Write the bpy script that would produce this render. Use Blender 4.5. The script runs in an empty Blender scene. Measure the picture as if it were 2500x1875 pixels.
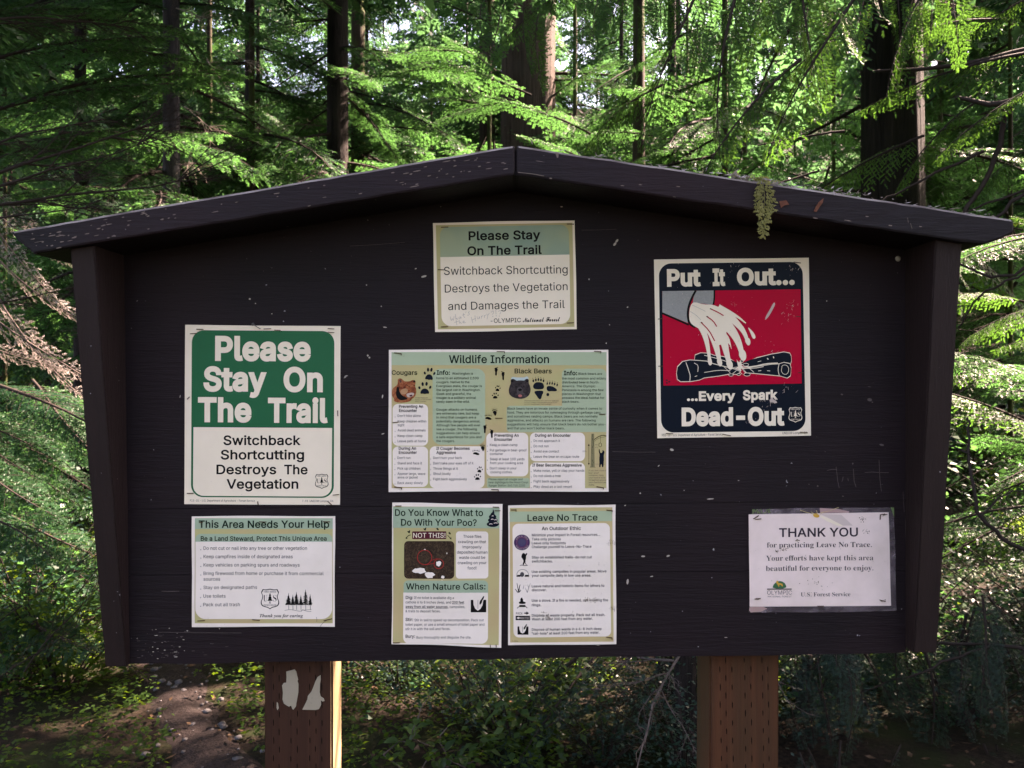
import bpy, bmesh, math, os, random
import numpy as np
from mathutils import Vector, Matrix, Euler
from mathutils.geometry import delaunay_2d_cdt

random.seed(7)
rng = np.random.default_rng(7)
SC = bpy.context.scene
COL = SC.collection
PI = math.pi

# ------------------------------------------------------------------ camera, light, exposure
DIST = 1.6            # metres from the lens to the face of the notice board
EYE = 1.5             # lens height above the ground
FPX = 1944.0          # focal length in pixels of the 2500 px wide photograph
K = DIST / FPX

cam = bpy.data.cameras.new("camera")
cam.lens = 28.0
cam.sensor_width = 36.0
cam.clip_start = 0.05
cam.clip_end = 400
cam.dof.use_dof = True
cam.dof.focus_distance = 1.6
cam.dof.aperture_fstop = 11
cam_o = bpy.data.objects.new("camera", cam)
COL.objects.link(cam_o)
cam_o.location = (0, -DIST, EYE)
cam_o.rotation_euler = (math.radians(90), 0, 0)
SC.camera = cam_o

SUN = Vector((0.60, 0.36, 0.72)).normalized()
world = bpy.data.worlds.new("World")
SC.world = world
world.use_nodes = True
wn = world.node_tree.nodes
sky = wn.new("ShaderNodeTexSky")
sky.sky_type = 'NISHITA'
sky.sun_disc = False
sky.sun_elevation = math.asin(SUN.z)
sky.sun_rotation = math.atan2(SUN.x, SUN.y)
sky.air_density = 1.0
sky.dust_density = 2.0
world.node_tree.links.new(sky.outputs[0], wn["Background"].inputs[0])
wn["Background"].inputs[1].default_value = 0.10

sl = bpy.data.lights.new("sun", 'SUN')
sl.energy = 5.0
sl.angle = math.radians(0.53)
sl.color = (1.0, 0.95, 0.86)
sun_o = bpy.data.objects.new("sun", sl)
COL.objects.link(sun_o)
sun_o.rotation_euler = SUN.to_track_quat('Z', 'Y').to_euler()
sun_o.location = (5, 5, 12)

SC.view_settings.view_transform = 'Standard'
SC.view_settings.look = 'None'
SC.view_settings.gamma = 1
SC.view_settings.use_curve_mapping = False
SC.view_settings.exposure = 3.62
try:
    SC.view_settings.use_white_balance = True
    SC.view_settings.white_balance_temperature = 8200
    SC.view_settings.white_balance_tint = 33
except Exception:
    pass
SC.cycles.max_bounces = 8
SC.cycles.diffuse_bounces = 4
SC.cycles.transmission_bounces = 6
SC.cycles.use_denoising = True

# ------------------------------------------------------------------ helpers
def tag(o, label=None, cat=None, group=None, kind=None):
    if label: o["label"] = label
    if cat: o["category"] = cat
    if group: o["group"] = group
    if kind: o["kind"] = kind
    return o

def empty(name, loc, label=None, cat=None, group=None):
    o = bpy.data.objects.new(name, None)
    o.empty_display_size = 0.1
    o.location = loc
    COL.objects.link(o)
    return tag(o, label, cat, group)

def link(name, me, parent=None, loc=None):
    o = bpy.data.objects.new(name, me)
    COL.objects.link(o)
    if parent is not None: o.parent = parent
    if loc is not None: o.location = loc
    return o

def mesh(name, V, F, mats=(), mi=None, smooth=False):
    me = bpy.data.meshes.new(name)
    me.from_pydata([tuple(v) for v in V], [], F)
    for m in mats: me.materials.append(m)
    if mi is not None: me.polygons.foreach_set("material_index", mi)
    if smooth: me.polygons.foreach_set("use_smooth", [True] * len(me.polygons))
    me.update()
    return me

def quads_mesh(name, V, Q, mats, mi, smooth=None):
    """fast mesh from numpy: V (n,3), Q (m,4)"""
    me = bpy.data.meshes.new(name)
    n, m = len(V), len(Q)
    me.vertices.add(n); me.vertices.foreach_set("co", np.asarray(V, 'f').ravel())
    me.loops.add(m * 4); me.loops.foreach_set("vertex_index", np.asarray(Q, 'i').ravel())
    me.polygons.add(m)
    me.polygons.foreach_set("loop_start", np.arange(0, m * 4, 4, dtype='i'))
    for t in mats: me.materials.append(t)
    me.polygons.foreach_set("material_index", np.asarray(mi, 'i'))
    if smooth is not None: me.polygons.foreach_set("use_smooth", smooth)
    me.update(calc_edges=True)
    me.validate()
    return me

# ---- node material helper
class Mat:
    def __init__(s, name):
        s.m = bpy.data.materials.new(name); s.m.use_nodes = True
        s.t = s.m.node_tree; s.n = s.t.nodes; s.b = s.n["Principled BSDF"]
        s.out = s.n["Material Output"]; s.co = None
    def new(s, typ, **kw):
        x = s.n.new(typ)
        for k, v in kw.items(): setattr(x, k, v)
        return x
    def l(s, a, b): s.t.links.new(a, b)
    def obj(s, scale=(1, 1, 1), src="Object"):
        tc = s.new("ShaderNodeTexCoord"); mp = s.new("ShaderNodeMapping")
        mp.inputs["Scale"].default_value = scale
        s.l(tc.outputs[src], mp.inputs["Vector"])
        return mp.outputs[0]
    def noise(s, vec, scale, detail=4, rough=.6, dist=0):
        x = s.new("ShaderNodeTexNoise")
        x.inputs["Scale"].default_value = scale; x.inputs["Detail"].default_value = detail
        x.inputs["Roughness"].default_value = rough; x.inputs["Distortion"].default_value = dist
        s.l(vec, x.inputs["Vector"]); return x.outputs["Fac"]
    def ramp(s, fac, stops):
        r = s.new("ShaderNodeValToRGB"); e = r.color_ramp.elements
        while len(e) < len(stops): e.new(.5)
        for k, (p, c) in enumerate(stops):
            e[k].position = p; e[k].color = (*c, 1) if len(c) == 3 else c
        s.l(fac, r.inputs[0]); return r.outputs[0]
    def mix(s, fac, a, b, mode='MIX'):
        x = s.new("ShaderNodeMix", data_type='RGBA', blend_type=mode)
        for sock, v in ((x.inputs[0], fac), (x.inputs[6], a), (x.inputs[7], b)):
            if hasattr(v, "links"): s.l(v, sock)
            else: sock.default_value = v if isinstance(v, (int, float)) else (*v, 1) if len(v) == 3 else v
        return x.outputs[2]
    def math(s, op, a, b=0.0):
        x = s.new("ShaderNodeMath", operation=op)
        for sock, v in ((x.inputs[0], a), (x.inputs[1], b)):
            if hasattr(v, "links"): s.l(v, sock)
            else: sock.default_value = v
        return x.outputs[0]
    def bump(s, h, strength, dist):
        x = s.new("ShaderNodeBump"); x.inputs["Strength"].default_value = strength
        x.inputs["Distance"].default_value = dist
        s.l(h, x.inputs["Height"]); s.l(x.outputs[0], s.b.inputs["Normal"]); return x
    def color(s, c):
        if hasattr(c, "links"): s.l(c, s.b.inputs["Base Color"])
        else: s.b.inputs["Base Color"].default_value = (*c, 1)
    def set(s, rough=.7, spec=.4, metal=0):
        s.b.inputs["Roughness"].default_value = rough
        s.b.inputs["Specular IOR Level"].default_value = spec
        s.b.inputs["Metallic"].default_value = metal
        return s

def painted_wood(name, base, vert=False, chips=0.0, chipcol=(.28, .24, .20), streak=1.0, alt=None):
    M = Mat(name)
    sc = (60, 60, 3) if vert else (3, 60, 60)
    g = M.noise(M.obj(sc), 1.0, 6, .7, .4)
    fine = M.noise(M.obj((30, 300, 300) if not vert else (300, 300, 30)), 1.0, 3, .6)
    big = M.noise(M.obj((1, 1, 1)), 3.0, 3, .5)
    a = alt or tuple(c * 1.9 for c in base)
    c = M.mix(M.ramp(g, [(.35, (0, 0, 0)), (.75, (1, 1, 1))]), base, tuple(min(1, x * 1.45) for x in base))
    c = M.mix(M.ramp(big, [(.42, (0, 0, 0)), (.72, (1, 1, 1))]), c, a)
    # small pale specks of lost paint and droppings
    sp = M.noise(M.obj((1, 1, 1)), 95.0, 2, .5)
    c = M.mix(M.ramp(sp, [(.765, (0, 0, 0)), (.79, (1, 1, 1))]), c, (.30, .28, .29))
    if chips > 0:
        ch = M.noise(M.obj((22, 60, 75) if not vert else (75, 60, 22)), 1.0, 3, .65)
        msk = M.noise(M.obj((1, 1, 1)), 2.2, 2, .5)
        v = M.math('ADD', ch, M.math('MULTIPLY', M.math('SUBTRACT', msk, .5), .35))
        c = M.mix(M.ramp(v, [(.76 - chips, (0, 0, 0)), (.785 - chips, (1, 1, 1))]), c, chipcol)
    M.color(c)
    h = M.math('ADD', g, M.math('MULTIPLY', fine, .5))
    M.bump(h, .8 * streak, .0020)
    M.set(.66, .22)
    return M.m
# ------------------------------------------------------------------ lettering engine
_fd = os.path.join(bpy.utils.resource_path('LOCAL'), "datafiles", "fonts")
def _font(fn):
    try: return bpy.data.fonts.load(os.path.join(_fd, fn))
    except Exception: return None
F_SANS = _font("Inter.woff2")
F_MATH = _font("NotoSansMath-Regular.woff2")
_G = {}
def _alpha(s, up, lo):
    return ''.join(chr(up + ord(c) - 65) if 'A' <= c <= 'Z' else chr(lo + ord(c) - 97) if 'a' <= c <= 'z' else c for c in s)
def _raw(font, body, res):
    c = bpy.data.curves.new("t", 'FONT'); c.body = body
    if font: c.font = font
    c.dimensions = '2D'; c.fill_mode = 'NONE'; c.resolution_u = res
    o = bpy.data.objects.new("t", c)
    me = bpy.data.meshes.new_from_object(o)
    vs = [(v.co.x, v.co.y) for v in me.vertices]
    ed = [tuple(e.vertices) for e in me.edges]
    bpy.data.meshes.remove(me); bpy.data.objects.remove(o); bpy.data.curves.remove(c)
    return vs, ed
def _loops(vs, ed):
    nb = {}
    for a, b in ed: nb.setdefault(a, []).append(b); nb.setdefault(b, []).append(a)
    seen, out = set(), []
    for s in sorted(nb):
        if s in seen: continue
        lp, prev, cur = [], None, s
        while cur not in seen:
            seen.add(cur); lp.append(cur)
            nx = [q for q in nb[cur] if q != prev and q not in seen]
            if not nx: break
            if prev is None and s + 1 in nx: nx = [s + 1]
            prev, cur = cur, nx[0]
        pts = []
        for i in lp:
            if not pts or (vs[i][0] - pts[-1][0]) ** 2 + (vs[i][1] - pts[-1][1]) ** 2 > 1e-8: pts.append(vs[i])
        if len(pts) > 2: out.append(pts)
    return out
def fill_loops(loops):
    """non-zero winding fill of closed loops -> verts, tris"""
    V, E = [], []
    for lp in loops:
        b = len(V); V += [Vector(p) for p in lp]; n = len(lp)
        E += [(b + i, b + (i + 1) % n) for i in range(n)]
    vo, eo, fo, *_ = delaunay_2d_cdt(V, E, [], 0, 1e-7)
    T = []
    A = [np.array(lp) for lp in loops]
    for f in fo:
        cx = sum(vo[i].x for i in f) / len(f); cy = sum(vo[i].y for i in f) / len(f)
        w = 0
        for a in A:
            b = np.roll(a, -1, 0)
            cr = (b[:, 0] - a[:, 0]) * (cy - a[:, 1]) - (cx - a[:, 0]) * (b[:, 1] - a[:, 1])
            w += int(np.sum((a[:, 1] <= cy) & (b[:, 1] > cy) & (cr > 0))) - int(np.sum((a[:, 1] > cy) & (b[:, 1] <= cy) & (cr < 0)))
        if w: T.append(tuple(f))
    return [(v.x, v.y) for v in vo], T
def _off(loops, d):
    if abs(d) < 1e-6: return loops
    def area(p): return sum(p[i][0] * p[(i + 1) % len(p)][1] - p[(i + 1) % len(p)][0] * p[i][1] for i in range(len(p))) / 2
    sg = 1 if sum(area(p) for p in loops) > 0 else -1
    out = []
    for p in loops:
        n = len(p); q = []
        for i in range(n):
            a, b, c = p[i - 1], p[i], p[(i + 1) % n]
            e1 = Vector((b[0] - a[0], b[1] - a[1])).normalized(); e2 = Vector((c[0] - b[0], c[1] - b[1])).normalized()
            n1 = Vector((e1.y, -e1.x)); n2 = Vector((e2.y, -e2.x)); m = n1 + n2
            if m.length < .2: m = n1.copy()
            m.normalize(); k = d * sg / max(.6, m.dot(n1))
            q.append((b[0] + m.x * k, b[1] + m.y * k))
        out.append(q)
    return out
def glyph(font, ch, off, res):
    key = (font.name if font else '', ch, off, res)
    if key in _G: return _G[key]
    hk = (font.name if font else '', 'adv', ch)
    if ch == ' ':
        a, _ = _raw(font, 'H H', 1); b, _ = _raw(font, 'HH', 1)
        r = ([], [], max(p[0] for p in a) - max(p[0] for p in b))
    else:
        vs, ed = _raw(font, ch, res)
        a, _ = _raw(font, ch + 'H', 1); b, _ = _raw(font, 'H', 1)
        adv = max(p[0] for p in a) - max(p[0] for p in b)
        try: V, T = fill_loops(_off(_loops(vs, ed), off))
        except Exception: V, T = [], []
        r = (V, T, adv)
    _G[key] = r
    return r
_cap = {}
def line_mesh(s, style, bold, res, track=0.0):
    """unit lettering: returns V (x,y), T, width x0, x1 with cap height 1"""
    if style == 'serif': font, s2 = F_MATH, _alpha(s, 0x1D400, 0x1D41A)
    elif style == 'italic': font, s2 = F_MATH, _alpha(s, 0x1D468, 0x1D482)
    elif style == 'script': font, s2 = F_MATH, _alpha(s, 0x1D4D0, 0x1D4EA)
    else: font, s2 = F_SANS, s
    if font is None: s2 = s
    ck = (font.name if font else '', style)
    if ck not in _cap:
        hh = {'serif': 0x1D400 + 7, 'italic': 0x1D468 + 7, 'script': 0x1D4D0 + 7}.get(style, ord('H'))
        v, _ = _raw(font, chr(hh) if font else 'H', 1); _cap[ck] = max(p[1] for p in v)
    x, V, T, GI, gn = 0.0, [], [], [], 0
    for ch in s2:
        gv, gt, adv = glyph(font, ch, bold, res)
        b = len(V); V += [(p[0] + x, p[1]) for p in gv]; GI += [gn] * len(gv); gn += 1; T += [tuple(i + b for i in t) for t in gt]
        x += adv + track
    c = _cap[ck]; xs = [p[0] for p in V] or [0, 1]
    x0, x1 = min(xs), max(xs)
    return [((p[0] - x0) / c, p[1] / c) for p in V], T, (x1 - x0) / c, GI

# ------------------------------------------------------------------ print materials
_ink = {}
def ink(name, col, rough=.45, dirt=.15, spec=.10):
    if name in _ink: return _ink[name]
    M = Mat(name)
    n = M.noise(M.obj((1, 1, 1)), 14, 4, .6)
    c = M.mix(M.ramp(n, [(.35, (0, 0, 0)), (.8, (1, 1, 1))]), col, tuple(x * (1 - dirt) + y * dirt for x, y in zip(col, (.30, .24, .15))))
    s = M.noise(M.obj((1, 1, 1)), 160, 2, .5)
    c = M.mix(M.ramp(s, [(.72, (0, 0, 0)), (.80, (dirt * 2,) * 3)]), c, (.10, .08, .06))
    M.color(c); M.set(rough, spec)
    _ink[name] = M.m
    return M.m
def vignette_ink(name, ca, cb, scale=9):
    if name in _ink: return _ink[name]
    M = Mat(name)
    M.color(M.mix(M.ramp(M.noise(M.obj(), scale, 2, .5), [(.38, (0, 0, 0)), (.62, (1, 1, 1))]), ca, cb)); M.set(.5, .1)
    _ink[name] = M.m
    return M.m
def photo_ink(name, stops, scale, dist=1.0):
    if name in _ink: return _ink[name]
    M = Mat(name)
    M.color(M.ramp(M.noise(M.obj((1, 1, 1)), scale, 6, .75, dist), stops)); M.set(.5, .12)
    _ink[name] = M.m
    return M.m

WHITE = ink("ink_paper", (.84, .735, .64), .5, .12)
CREAM = ink("ink_cream", (.84, .72, .56), .35, .10)
COOL = ink("ink_cool_paper", (.82, .66, .61), .4, .25)
BLACK = ink("ink_black", (.006, .006, .007), .6, .02, .06)
GREY = ink("ink_grey_text", (.07, .065, .07), .5, .05)
SOFT = ink("ink_soft_text", (.14, .13, .135), .5, .05)
PENCIL = ink("ink_pencil", (.30, .27, .26), .5, .05)
FGREEN = ink("ink_forest_green", (.0008, .115, .048), .35, .0)
HGREEN = ink("ink_header_green", (.37, .46, .30), .5, .12)
TGREEN = ink("ink_teal_green", (.32, .43, .30), .5, .12)
OLIVE = vignette_ink("ink_olive", (.34, .40, .26), (.22, .33, .26))
KHAKI = vignette_ink("ink_khaki", (.46, .42, .19), (.50, .38, .19))
TAN = vignette_ink("ink_tan", (.56, .40, .20), (.50, .42, .20))
TITLE = ink("ink_title_green", (.004, .018, .012), .6, .02, .06)
NAVY = ink("ink_navy", (.0010, .0055, .0130), .4, .0, .12)
RED = ink("ink_red", (.50, .0022, .026), .3, .0)
MAROON = ink("ink_maroon", (.09, .012, .022), .4, .03)
PURPLE = ink("ink_purple", (.07, .025, .09), .4, .05)
BUCKET = photo_ink("ink_bucket_grey", [(.3, (.23, .23, .22)), (.7, (.34, .34, .31))], 400)
COUGAR = photo_ink("ink_cougar_fur", [(.35, (.10, .02, .012)), (.5, (.32, .08, .03)), (.7, (.50, .22, .10))], 90)
BEARF = photo_ink("ink_bear_fur", [(.35, (.012, .009, .010)), (.6, (.05, .038, .038)), (.75, (.11, .09, .085))], 110)
FORESTFLOOR = photo_ink("ink_forest_floor_photo", [(.3, (.008, .008, .005)), (.5, (.04, .022, .014)), (.62, (.09, .055, .03)), (.75, (.16, .11, .08))], 120, 2)
GOLD = ink("ink_gold", (.60, .33, .05), .4, .05)

def mk_rust():
    M = Mat("rusty_steel")
    c = M.ramp(M.noise(M.obj(src="Generated"), 6, 4, .7), [(.35, (.03, .022, .018)), (.6, (.10, .04, .015)), (.8, (.22, .10, .03))])
    M.color(c); M.set(.6, .5, .5); return M.m
RUST = mk_rust()
def mk_steel():
    M = Mat("dull_steel"); M.color((.10, .095, .09)); M.set(.4, .5, .8); return M.m
STEEL = mk_steel()

LAY = 0.00011
class Poster:
    """a sheet stapled to the board; drawing coordinates are those of an enlargement whose origin is (ox, oy) and scale sc"""
    def __init__(s, name, label, cat, ox, oy, sc, corners, paper, warp=0.0, seed=0, gap=.0008):
        s.ox, s.oy, s.sc, s.warp, s.seed, s.gap = ox, oy, sc, warp, seed, gap
        cx = sum(c[0] for c in corners) / 4; cy = sum(c[1] for c in corners) / 4
        px, py = s.px(cx, cy)
        s.c = Vector(((px - 1250) * K, 0, EYE + (937.5 - py) * K))
        s.root = empty(name, s.c, label, cat)
        s.parts = {}; s.corners = corners; s.layer = 0
        s.sheet(corners, paper)
    def px(s, x, y): return s.ox + x / s.sc, s.oy + y / s.sc
    def w(s, x, z):
        if not s.warp: return 0
        a = s.warp; q = s.seed
        return a * (.5 + .5 * math.sin(x * 31 + q) * math.cos(z * 23 + q * 2) + .35 * math.sin(z * 47 + q * 3 + x * 9)) + a * .8 * max(0, abs(z) * 7 - .6) ** 2
    def P(s, x, y, lay):
        px, py = s.px(x, y)
        X = (px - 1250) * K - s.c.x; Z = EYE + (937.5 - py) * K - s.c.z
        return (X, -s.gap - s.w(X, Z) - lay * LAY, Z)
    uid = 0
    def new(s, part):
        Poster.uid += 1
        return "%s#%d" % (part, Poster.uid)
    def add(s, part, mat, pts, faces, lay, flip=True):
        V, F, MI, MM = s.parts.setdefault(part, ([], [], [], []))
        if mat not in MM: MM.append(mat)
        k = MM.index(mat); b = len(V)
        V += [s.P(x, y, lay) for x, y in pts]
        F += [tuple(i + b for i in f) for f in faces]; MI += [k] * len(faces)
    def quadgrid(s, part, mat, c, lay, nx=14, ny=14, clip=None):
        (x0, y0), (x1, y1), (x2, y2), (x3, y3) = c
        pts = []
        for j in range(ny + 1):
            v = j / ny
            for i in range(nx + 1):
                u = i / nx
                pts.append(((x0 * (1 - u) + x1 * u) * (1 - v) + (x3 * (1 - u) + x2 * u) * v,
                            (y0 * (1 - u) + y1 * u) * (1 - v) + (y3 * (1 - u) + y2 * u) * v))
        F = [(j * (nx + 1) + i, (j + 1) * (nx + 1) + i, (j + 1) * (nx + 1) + i + 1, j * (nx + 1) + i + 1) for j in range(ny) for i in range(nx)]
        s.add(part, mat, pts, F, lay)
    def sheet(s, c, mat, nx=24, ny=24):
        rnd = random.Random(s.seed + 5)
        (x0, y0), (x1, y1), (x2, y2), (x3, y3) = c
        ph = [rnd.uniform(0, 6) for _ in range(4)]; am = 4.0 if s.warp else 1.0
        V = []
        for side in (0, 1):
            for j in range(ny + 1):
                v = j / ny
                for i in range(nx + 1):
                    u = i / nx
                    x = (x0 * (1 - u) + x1 * u) * (1 - v) + (x3 * (1 - u) + x2 * u) * v
                    y = (y0 * (1 - u) + y1 * u) * (1 - v) + (y3 * (1 - u) + y2 * u) * v
                    if j == 0: y += am * math.sin(u * 7 + ph[0])
                    if j == ny: y += am * math.sin(u * 6 + ph[1])
                    if i == 0: x += am * .6 * math.sin(v * 6 + ph[2])
                    if i == nx: x += am * .6 * math.sin(v * 7 + ph[3])
                    p = s.P(x, y, 0)
                    V.append((p[0], p[1] + (0.0004 if side else 0), p[2]))
        n = (nx + 1) * (ny + 1); F = []
        for j in range(ny):
            for i in range(nx):
                a = j * (nx + 1) + i; q = (a, a + nx + 1, a + nx + 2, a + 1)
                F.append(q); F.append(tuple(n + k for k in reversed(q)))
        rim = [i for i in range(nx + 1)] + [j * (nx + 1) + nx for j in range(1, ny + 1)] + [ny * (nx + 1) + i for i in range(nx - 1, -1, -1)] + [j * (nx + 1) for j in range(ny - 1, 0, -1)]
        for a, b in zip(rim, rim[1:] + rim[:1]): F.append((a, b, b + n, a + n))
        s.sheet_o = link("sheet", mesh("sheet", V, F, [mat], smooth=False), s.root)
    def rrect(s, part, mat, c, r, lay, corners="1111", nx=14, ny=14):
        """rounded quad with corners TL TR BR BL; built as rows so that it follows the sheet"""
        (x0, y0), (x1, y1), (x2, y2), (x3, y3) = c
        H = math.hypot(x3 - x0, y3 - y0); W = math.hypot(x1 - x0, y1 - y0)
        vs = set([j / ny for j in range(ny + 1)])
        for k in range(9):
            a = k / 8 * PI / 2
            vs.add(r * (1 - math.cos(a)) / H); vs.add(1 - r * (1 - math.cos(a)) / H)
        vs = sorted(v for v in vs if 0 <= v <= 1)
        vv = [vs[0]]
        for v in vs[1:]:
            if v - vv[-1] > 1e-4: vv.append(v)
        pts, F = [], []
        for v in vv:
            def ins(top, bot):
                d = 0
                if top and v * H < r: d = r - math.sqrt(max(0, r * r - (r - v * H) ** 2))
                if bot and (1 - v) * H < r: d = r - math.sqrt(max(0, r * r - (r - (1 - v) * H) ** 2))
                return d / W
            l = ins(corners[0] == '1', corners[3] == '1'); q = 1 - ins(corners[1] == '1', corners[2] == '1')
            for i in range(nx + 1):
                u = l + (q - l) * i / nx
                pts.append(((x0 * (1 - u) + x1 * u) * (1 - v) + (x3 * (1 - u) + x2 * u) * v,
                            (y0 * (1 - u) + y1 * u) * (1 - v) + (y3 * (1 - u) + y2 * u) * v))
        for j in range(len(vv) - 1):
            for i in range(nx): a = j * (nx + 1) + i; F.append((a, a + nx + 1, a + nx + 2, a + 1))
        s.add(part, mat, pts, F, lay)
    def box(s, part, mat, x0, y0, x1, y1, r, lay, corners="1111"):
        part = s.new(part)
        c = [(x0, y0), (x1, y0), (x1, y1), (x0, y1)]
        if r: s.rrect(part, mat, c, r, lay, corners)
        else: s.quadgrid(part, mat, c, lay)
    def poly(s, part, mat, pts, lay, smooth=0):
        if smooth:
            for _ in range(smooth):
                q = []
                for i in range(len(pts)):
                    a, b = pts[i], pts[(i + 1) % len(pts)]
                    q += [(a[0] * .75 + b[0] * .25, a[1] * .75 + b[1] * .25), (a[0] * .25 + b[0] * .75, a[1] * .25 + b[1] * .75)]
                pts = q
        V, T = fill_loops([pts]); s.add(part, mat, V, T, lay)
    def ell(s, part, mat, cx, cy, rx, ry, lay, rot=0, n=18):
        ca, sa = math.cos(rot), math.sin(rot)
        pts = [(cx + rx * math.cos(t) * ca - ry * math.sin(t) * sa, cy + rx * math.cos(t) * sa + ry * math.sin(t) * ca) for t in [2 * PI * k / n for k in range(n)]]
        s.add(part, mat, pts, [tuple(range(n))[::-1]], lay)
    def stroke(s, part, mat, pts, w, lay, smooth=0, taper=None):
        for _ in range(smooth):
            q = [pts[0]]
            for a, b in zip(pts, pts[1:]): q += [(a[0] * .75 + b[0] * .25, a[1] * .75 + b[1] * .25), (a[0] * .25 + b[0] * .75, a[1] * .25 + b[1] * .75)]
            pts = q + [pts[-1]]
        L, R = [], []
        n = len(pts)
        for i, p in enumerate(pts):
            a = pts[max(0, i - 1)]; b = pts[min(n - 1, i + 1)]
            d = Vector((b[0] - a[0], b[1] - a[1]))
            d = d.normalized() if d.length > 1e-9 else Vector((1, 0))
            ww = w / 2 if taper is None else w / 2 * taper(i / (n - 1))
            L.append((p[0] - d.y * ww, p[1] + d.x * ww)); R.append((p[0] + d.y * ww, p[1] - d.x * ww))
        s.add(part, mat, L + R, [(i, i + 1, n + i + 1, n + i) for i in range(n - 1)], lay)
    def text(s, t, x0, x1, b, cap, mat, lay=6, style='sans', bold=0.0, part=None, b2=None, res=None, track=None):
        res = res or (4 if cap / s.sc > 18 else 2)
        part = part or s.new("heading" if cap / s.sc > 14 else "text_line")
        V, T, W, GI = line_mesh(t, style, bold, res, bold * .5 if track is None else track)
        b2 = b if b2 is None else b2
        L = math.hypot(x1 - x0, b2 - b); sx = L / W
        ux, uy = (x1 - x0) / L, (b2 - b) / L
        pts = [(x0 + ux * p[0] * sx + uy * p[1] * cap, b + uy * p[0] * sx - ux * p[1] * cap) for p in V]
        for par in (0, 1):       # neighbouring letters may touch: print them a hair apart in depth
            use = [f for f in T if GI[f[0]] % 2 == par]
            if use:
                ids = sorted({i for f in use for i in f}); mp = {i: k for k, i in enumerate(ids)}
                s.add(part, mat, [pts[i] for i in ids], [tuple(mp[i] for i in f) for f in use], lay + .3 * par)
    def staple(s, x0, y0, x1, y1, mat=None, h=1.0, leg=0):
        a = Vector(s.P(x0, y0, 0)); b = Vector(s.P(x1, y1, 0)); d = b - a; L = d.length
        V, F = [], []
        def bar(p, q, w):
            t = (q - p).normalized(); up = Vector((0, -1, 0)); sd = t.cross(up)
            if sd.length < .1: up = Vector((0, 0, 1)); sd = t.cross(up)
            sd.normalize(); up = sd.cross(t); k = len(V)
            for e in (p, q):
                for (i, j) in ((-1, -1), (1, -1), (1, 1), (-1, 1)): V.append(e + sd * i * w + up * j * w)
            F.extend([(k, k + 1, k + 2, k + 3), (k + 7, k + 6, k + 5, k + 4)] + [(k + i, k + 4 + i, k + 4 + (i + 1) % 4, k + (i + 1) % 4) for i in range(4)])
        up = Vector((0, -.0013 * h, 0)); w = .00072
        e = d.normalized() * .0006
        bar(a + up, b + up, w); bar(a + up + e * 0, a + Vector((0, .002, 0)), w); bar(b + up, b + Vector((0, .002, 0)), w)
        if leg:
            n = Vector((0, 0, -1 if leg > 0 else 1)) * .0035
            bar(b + up, b + up + n, w)
        o = link("staple", mesh("staple", V, F, [mat or RUST]), s.root)
        return o
    def finish(s):
        for part, (V, F, MI, MM) in s.parts.items():
            me = mesh(part, V, F, MM, MI)
            # make every face look at the reader
            bm = bmesh.new(); bm.from_mesh(me)
            for f in bm.faces:
                if f.normal.y > 0: f.normal_flip()
            bm.to_mesh(me); bm.free()
            part = part.split("#")[0]
            o = link(part, me, s.root)
            if part in ("scratch", "stain", "bullet", "moss_speck", "footprint", "bear_track", "fly_drawing", "arrow_drawing", "tree_drawing", "handwriting", "crease", "grass_wisp", "sleeve_crease", "hanging_drawing", "log_drawing", "lettering", "plant_drawing"): o["kind"] = "stuff"

def shield(P, x0, y0, x1, y1, fg, bg, lay=7):
    """forest service shield: outline, US, tree"""
    W, H = x1 - x0, y1 - y0
    def q(u, v): return (x0 + u * W, y0 + v * H)
    out = [(.10, .03), (.22, .055), (.34, .05), (.43, .03), (.5, .02), (.57, .03), (.66, .05), (.78, .055), (.90, .03), (.92, .10), (.985, .18), (.94, .28), (.90, .40), (.94, .52), (.99, .62), (.99, .74), (.92, .84), (.78, .89), (.62, .92), (.5, 1.0),
           (.38, .92), (.22, .89), (.08, .84), (.01, .74), (.01, .62), (.06, .52), (.10, .40), (.06, .28), (.015, .18), (.08, .10)]
    P.poly("emblem", fg, [q(*p) for p in out], lay, 1)
    inn = [(.5 + (u - .5) * .90, .5 + (v - .5) * .91) for u, v in out]
    P.poly("emblem", bg, [q(*p) for p in inn], lay + 1, 1)
    P.text("U", x0 + .15 * W, x0 + .36 * W, y0 + .62 * H, .30 * H, fg, lay + 2, 'serif', -.008, "emblem", res=2)
    P.text("S", x0 + .66 * W, x0 + .85 * W, y0 + .62 * H, .30 * H, fg, lay + 2, 'serif', -.008, "emblem", res=2)
    tree = [(.5, .20), (.44, .36), (.47, .35), (.40, .48), (.44, .47), (.36, .60), (.48, .585), (.48, .68), (.42, .71), (.58, .71), (.52, .68), (.52, .585), (.64, .60), (.56, .47), (.60, .48), (.53, .35), (.56, .36)]
    P.poly("emblem", fg, [q(*p) for p in tree], lay + 2)
    P.text("FOREST SERVICE", x0 + .17 * W, x0 + .83 * W, y0 + .20 * H, .08 * H, fg, lay + 2, part="emblem", bold=.01, res=1)
    P.text("DEPARTMENT OF AGRICULTURE", x0 + .16 * W, x0 + .84 * W, y0 + .83 * H, .07 * H, fg, lay + 2, part="emblem", bold=.01, res=1)

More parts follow.
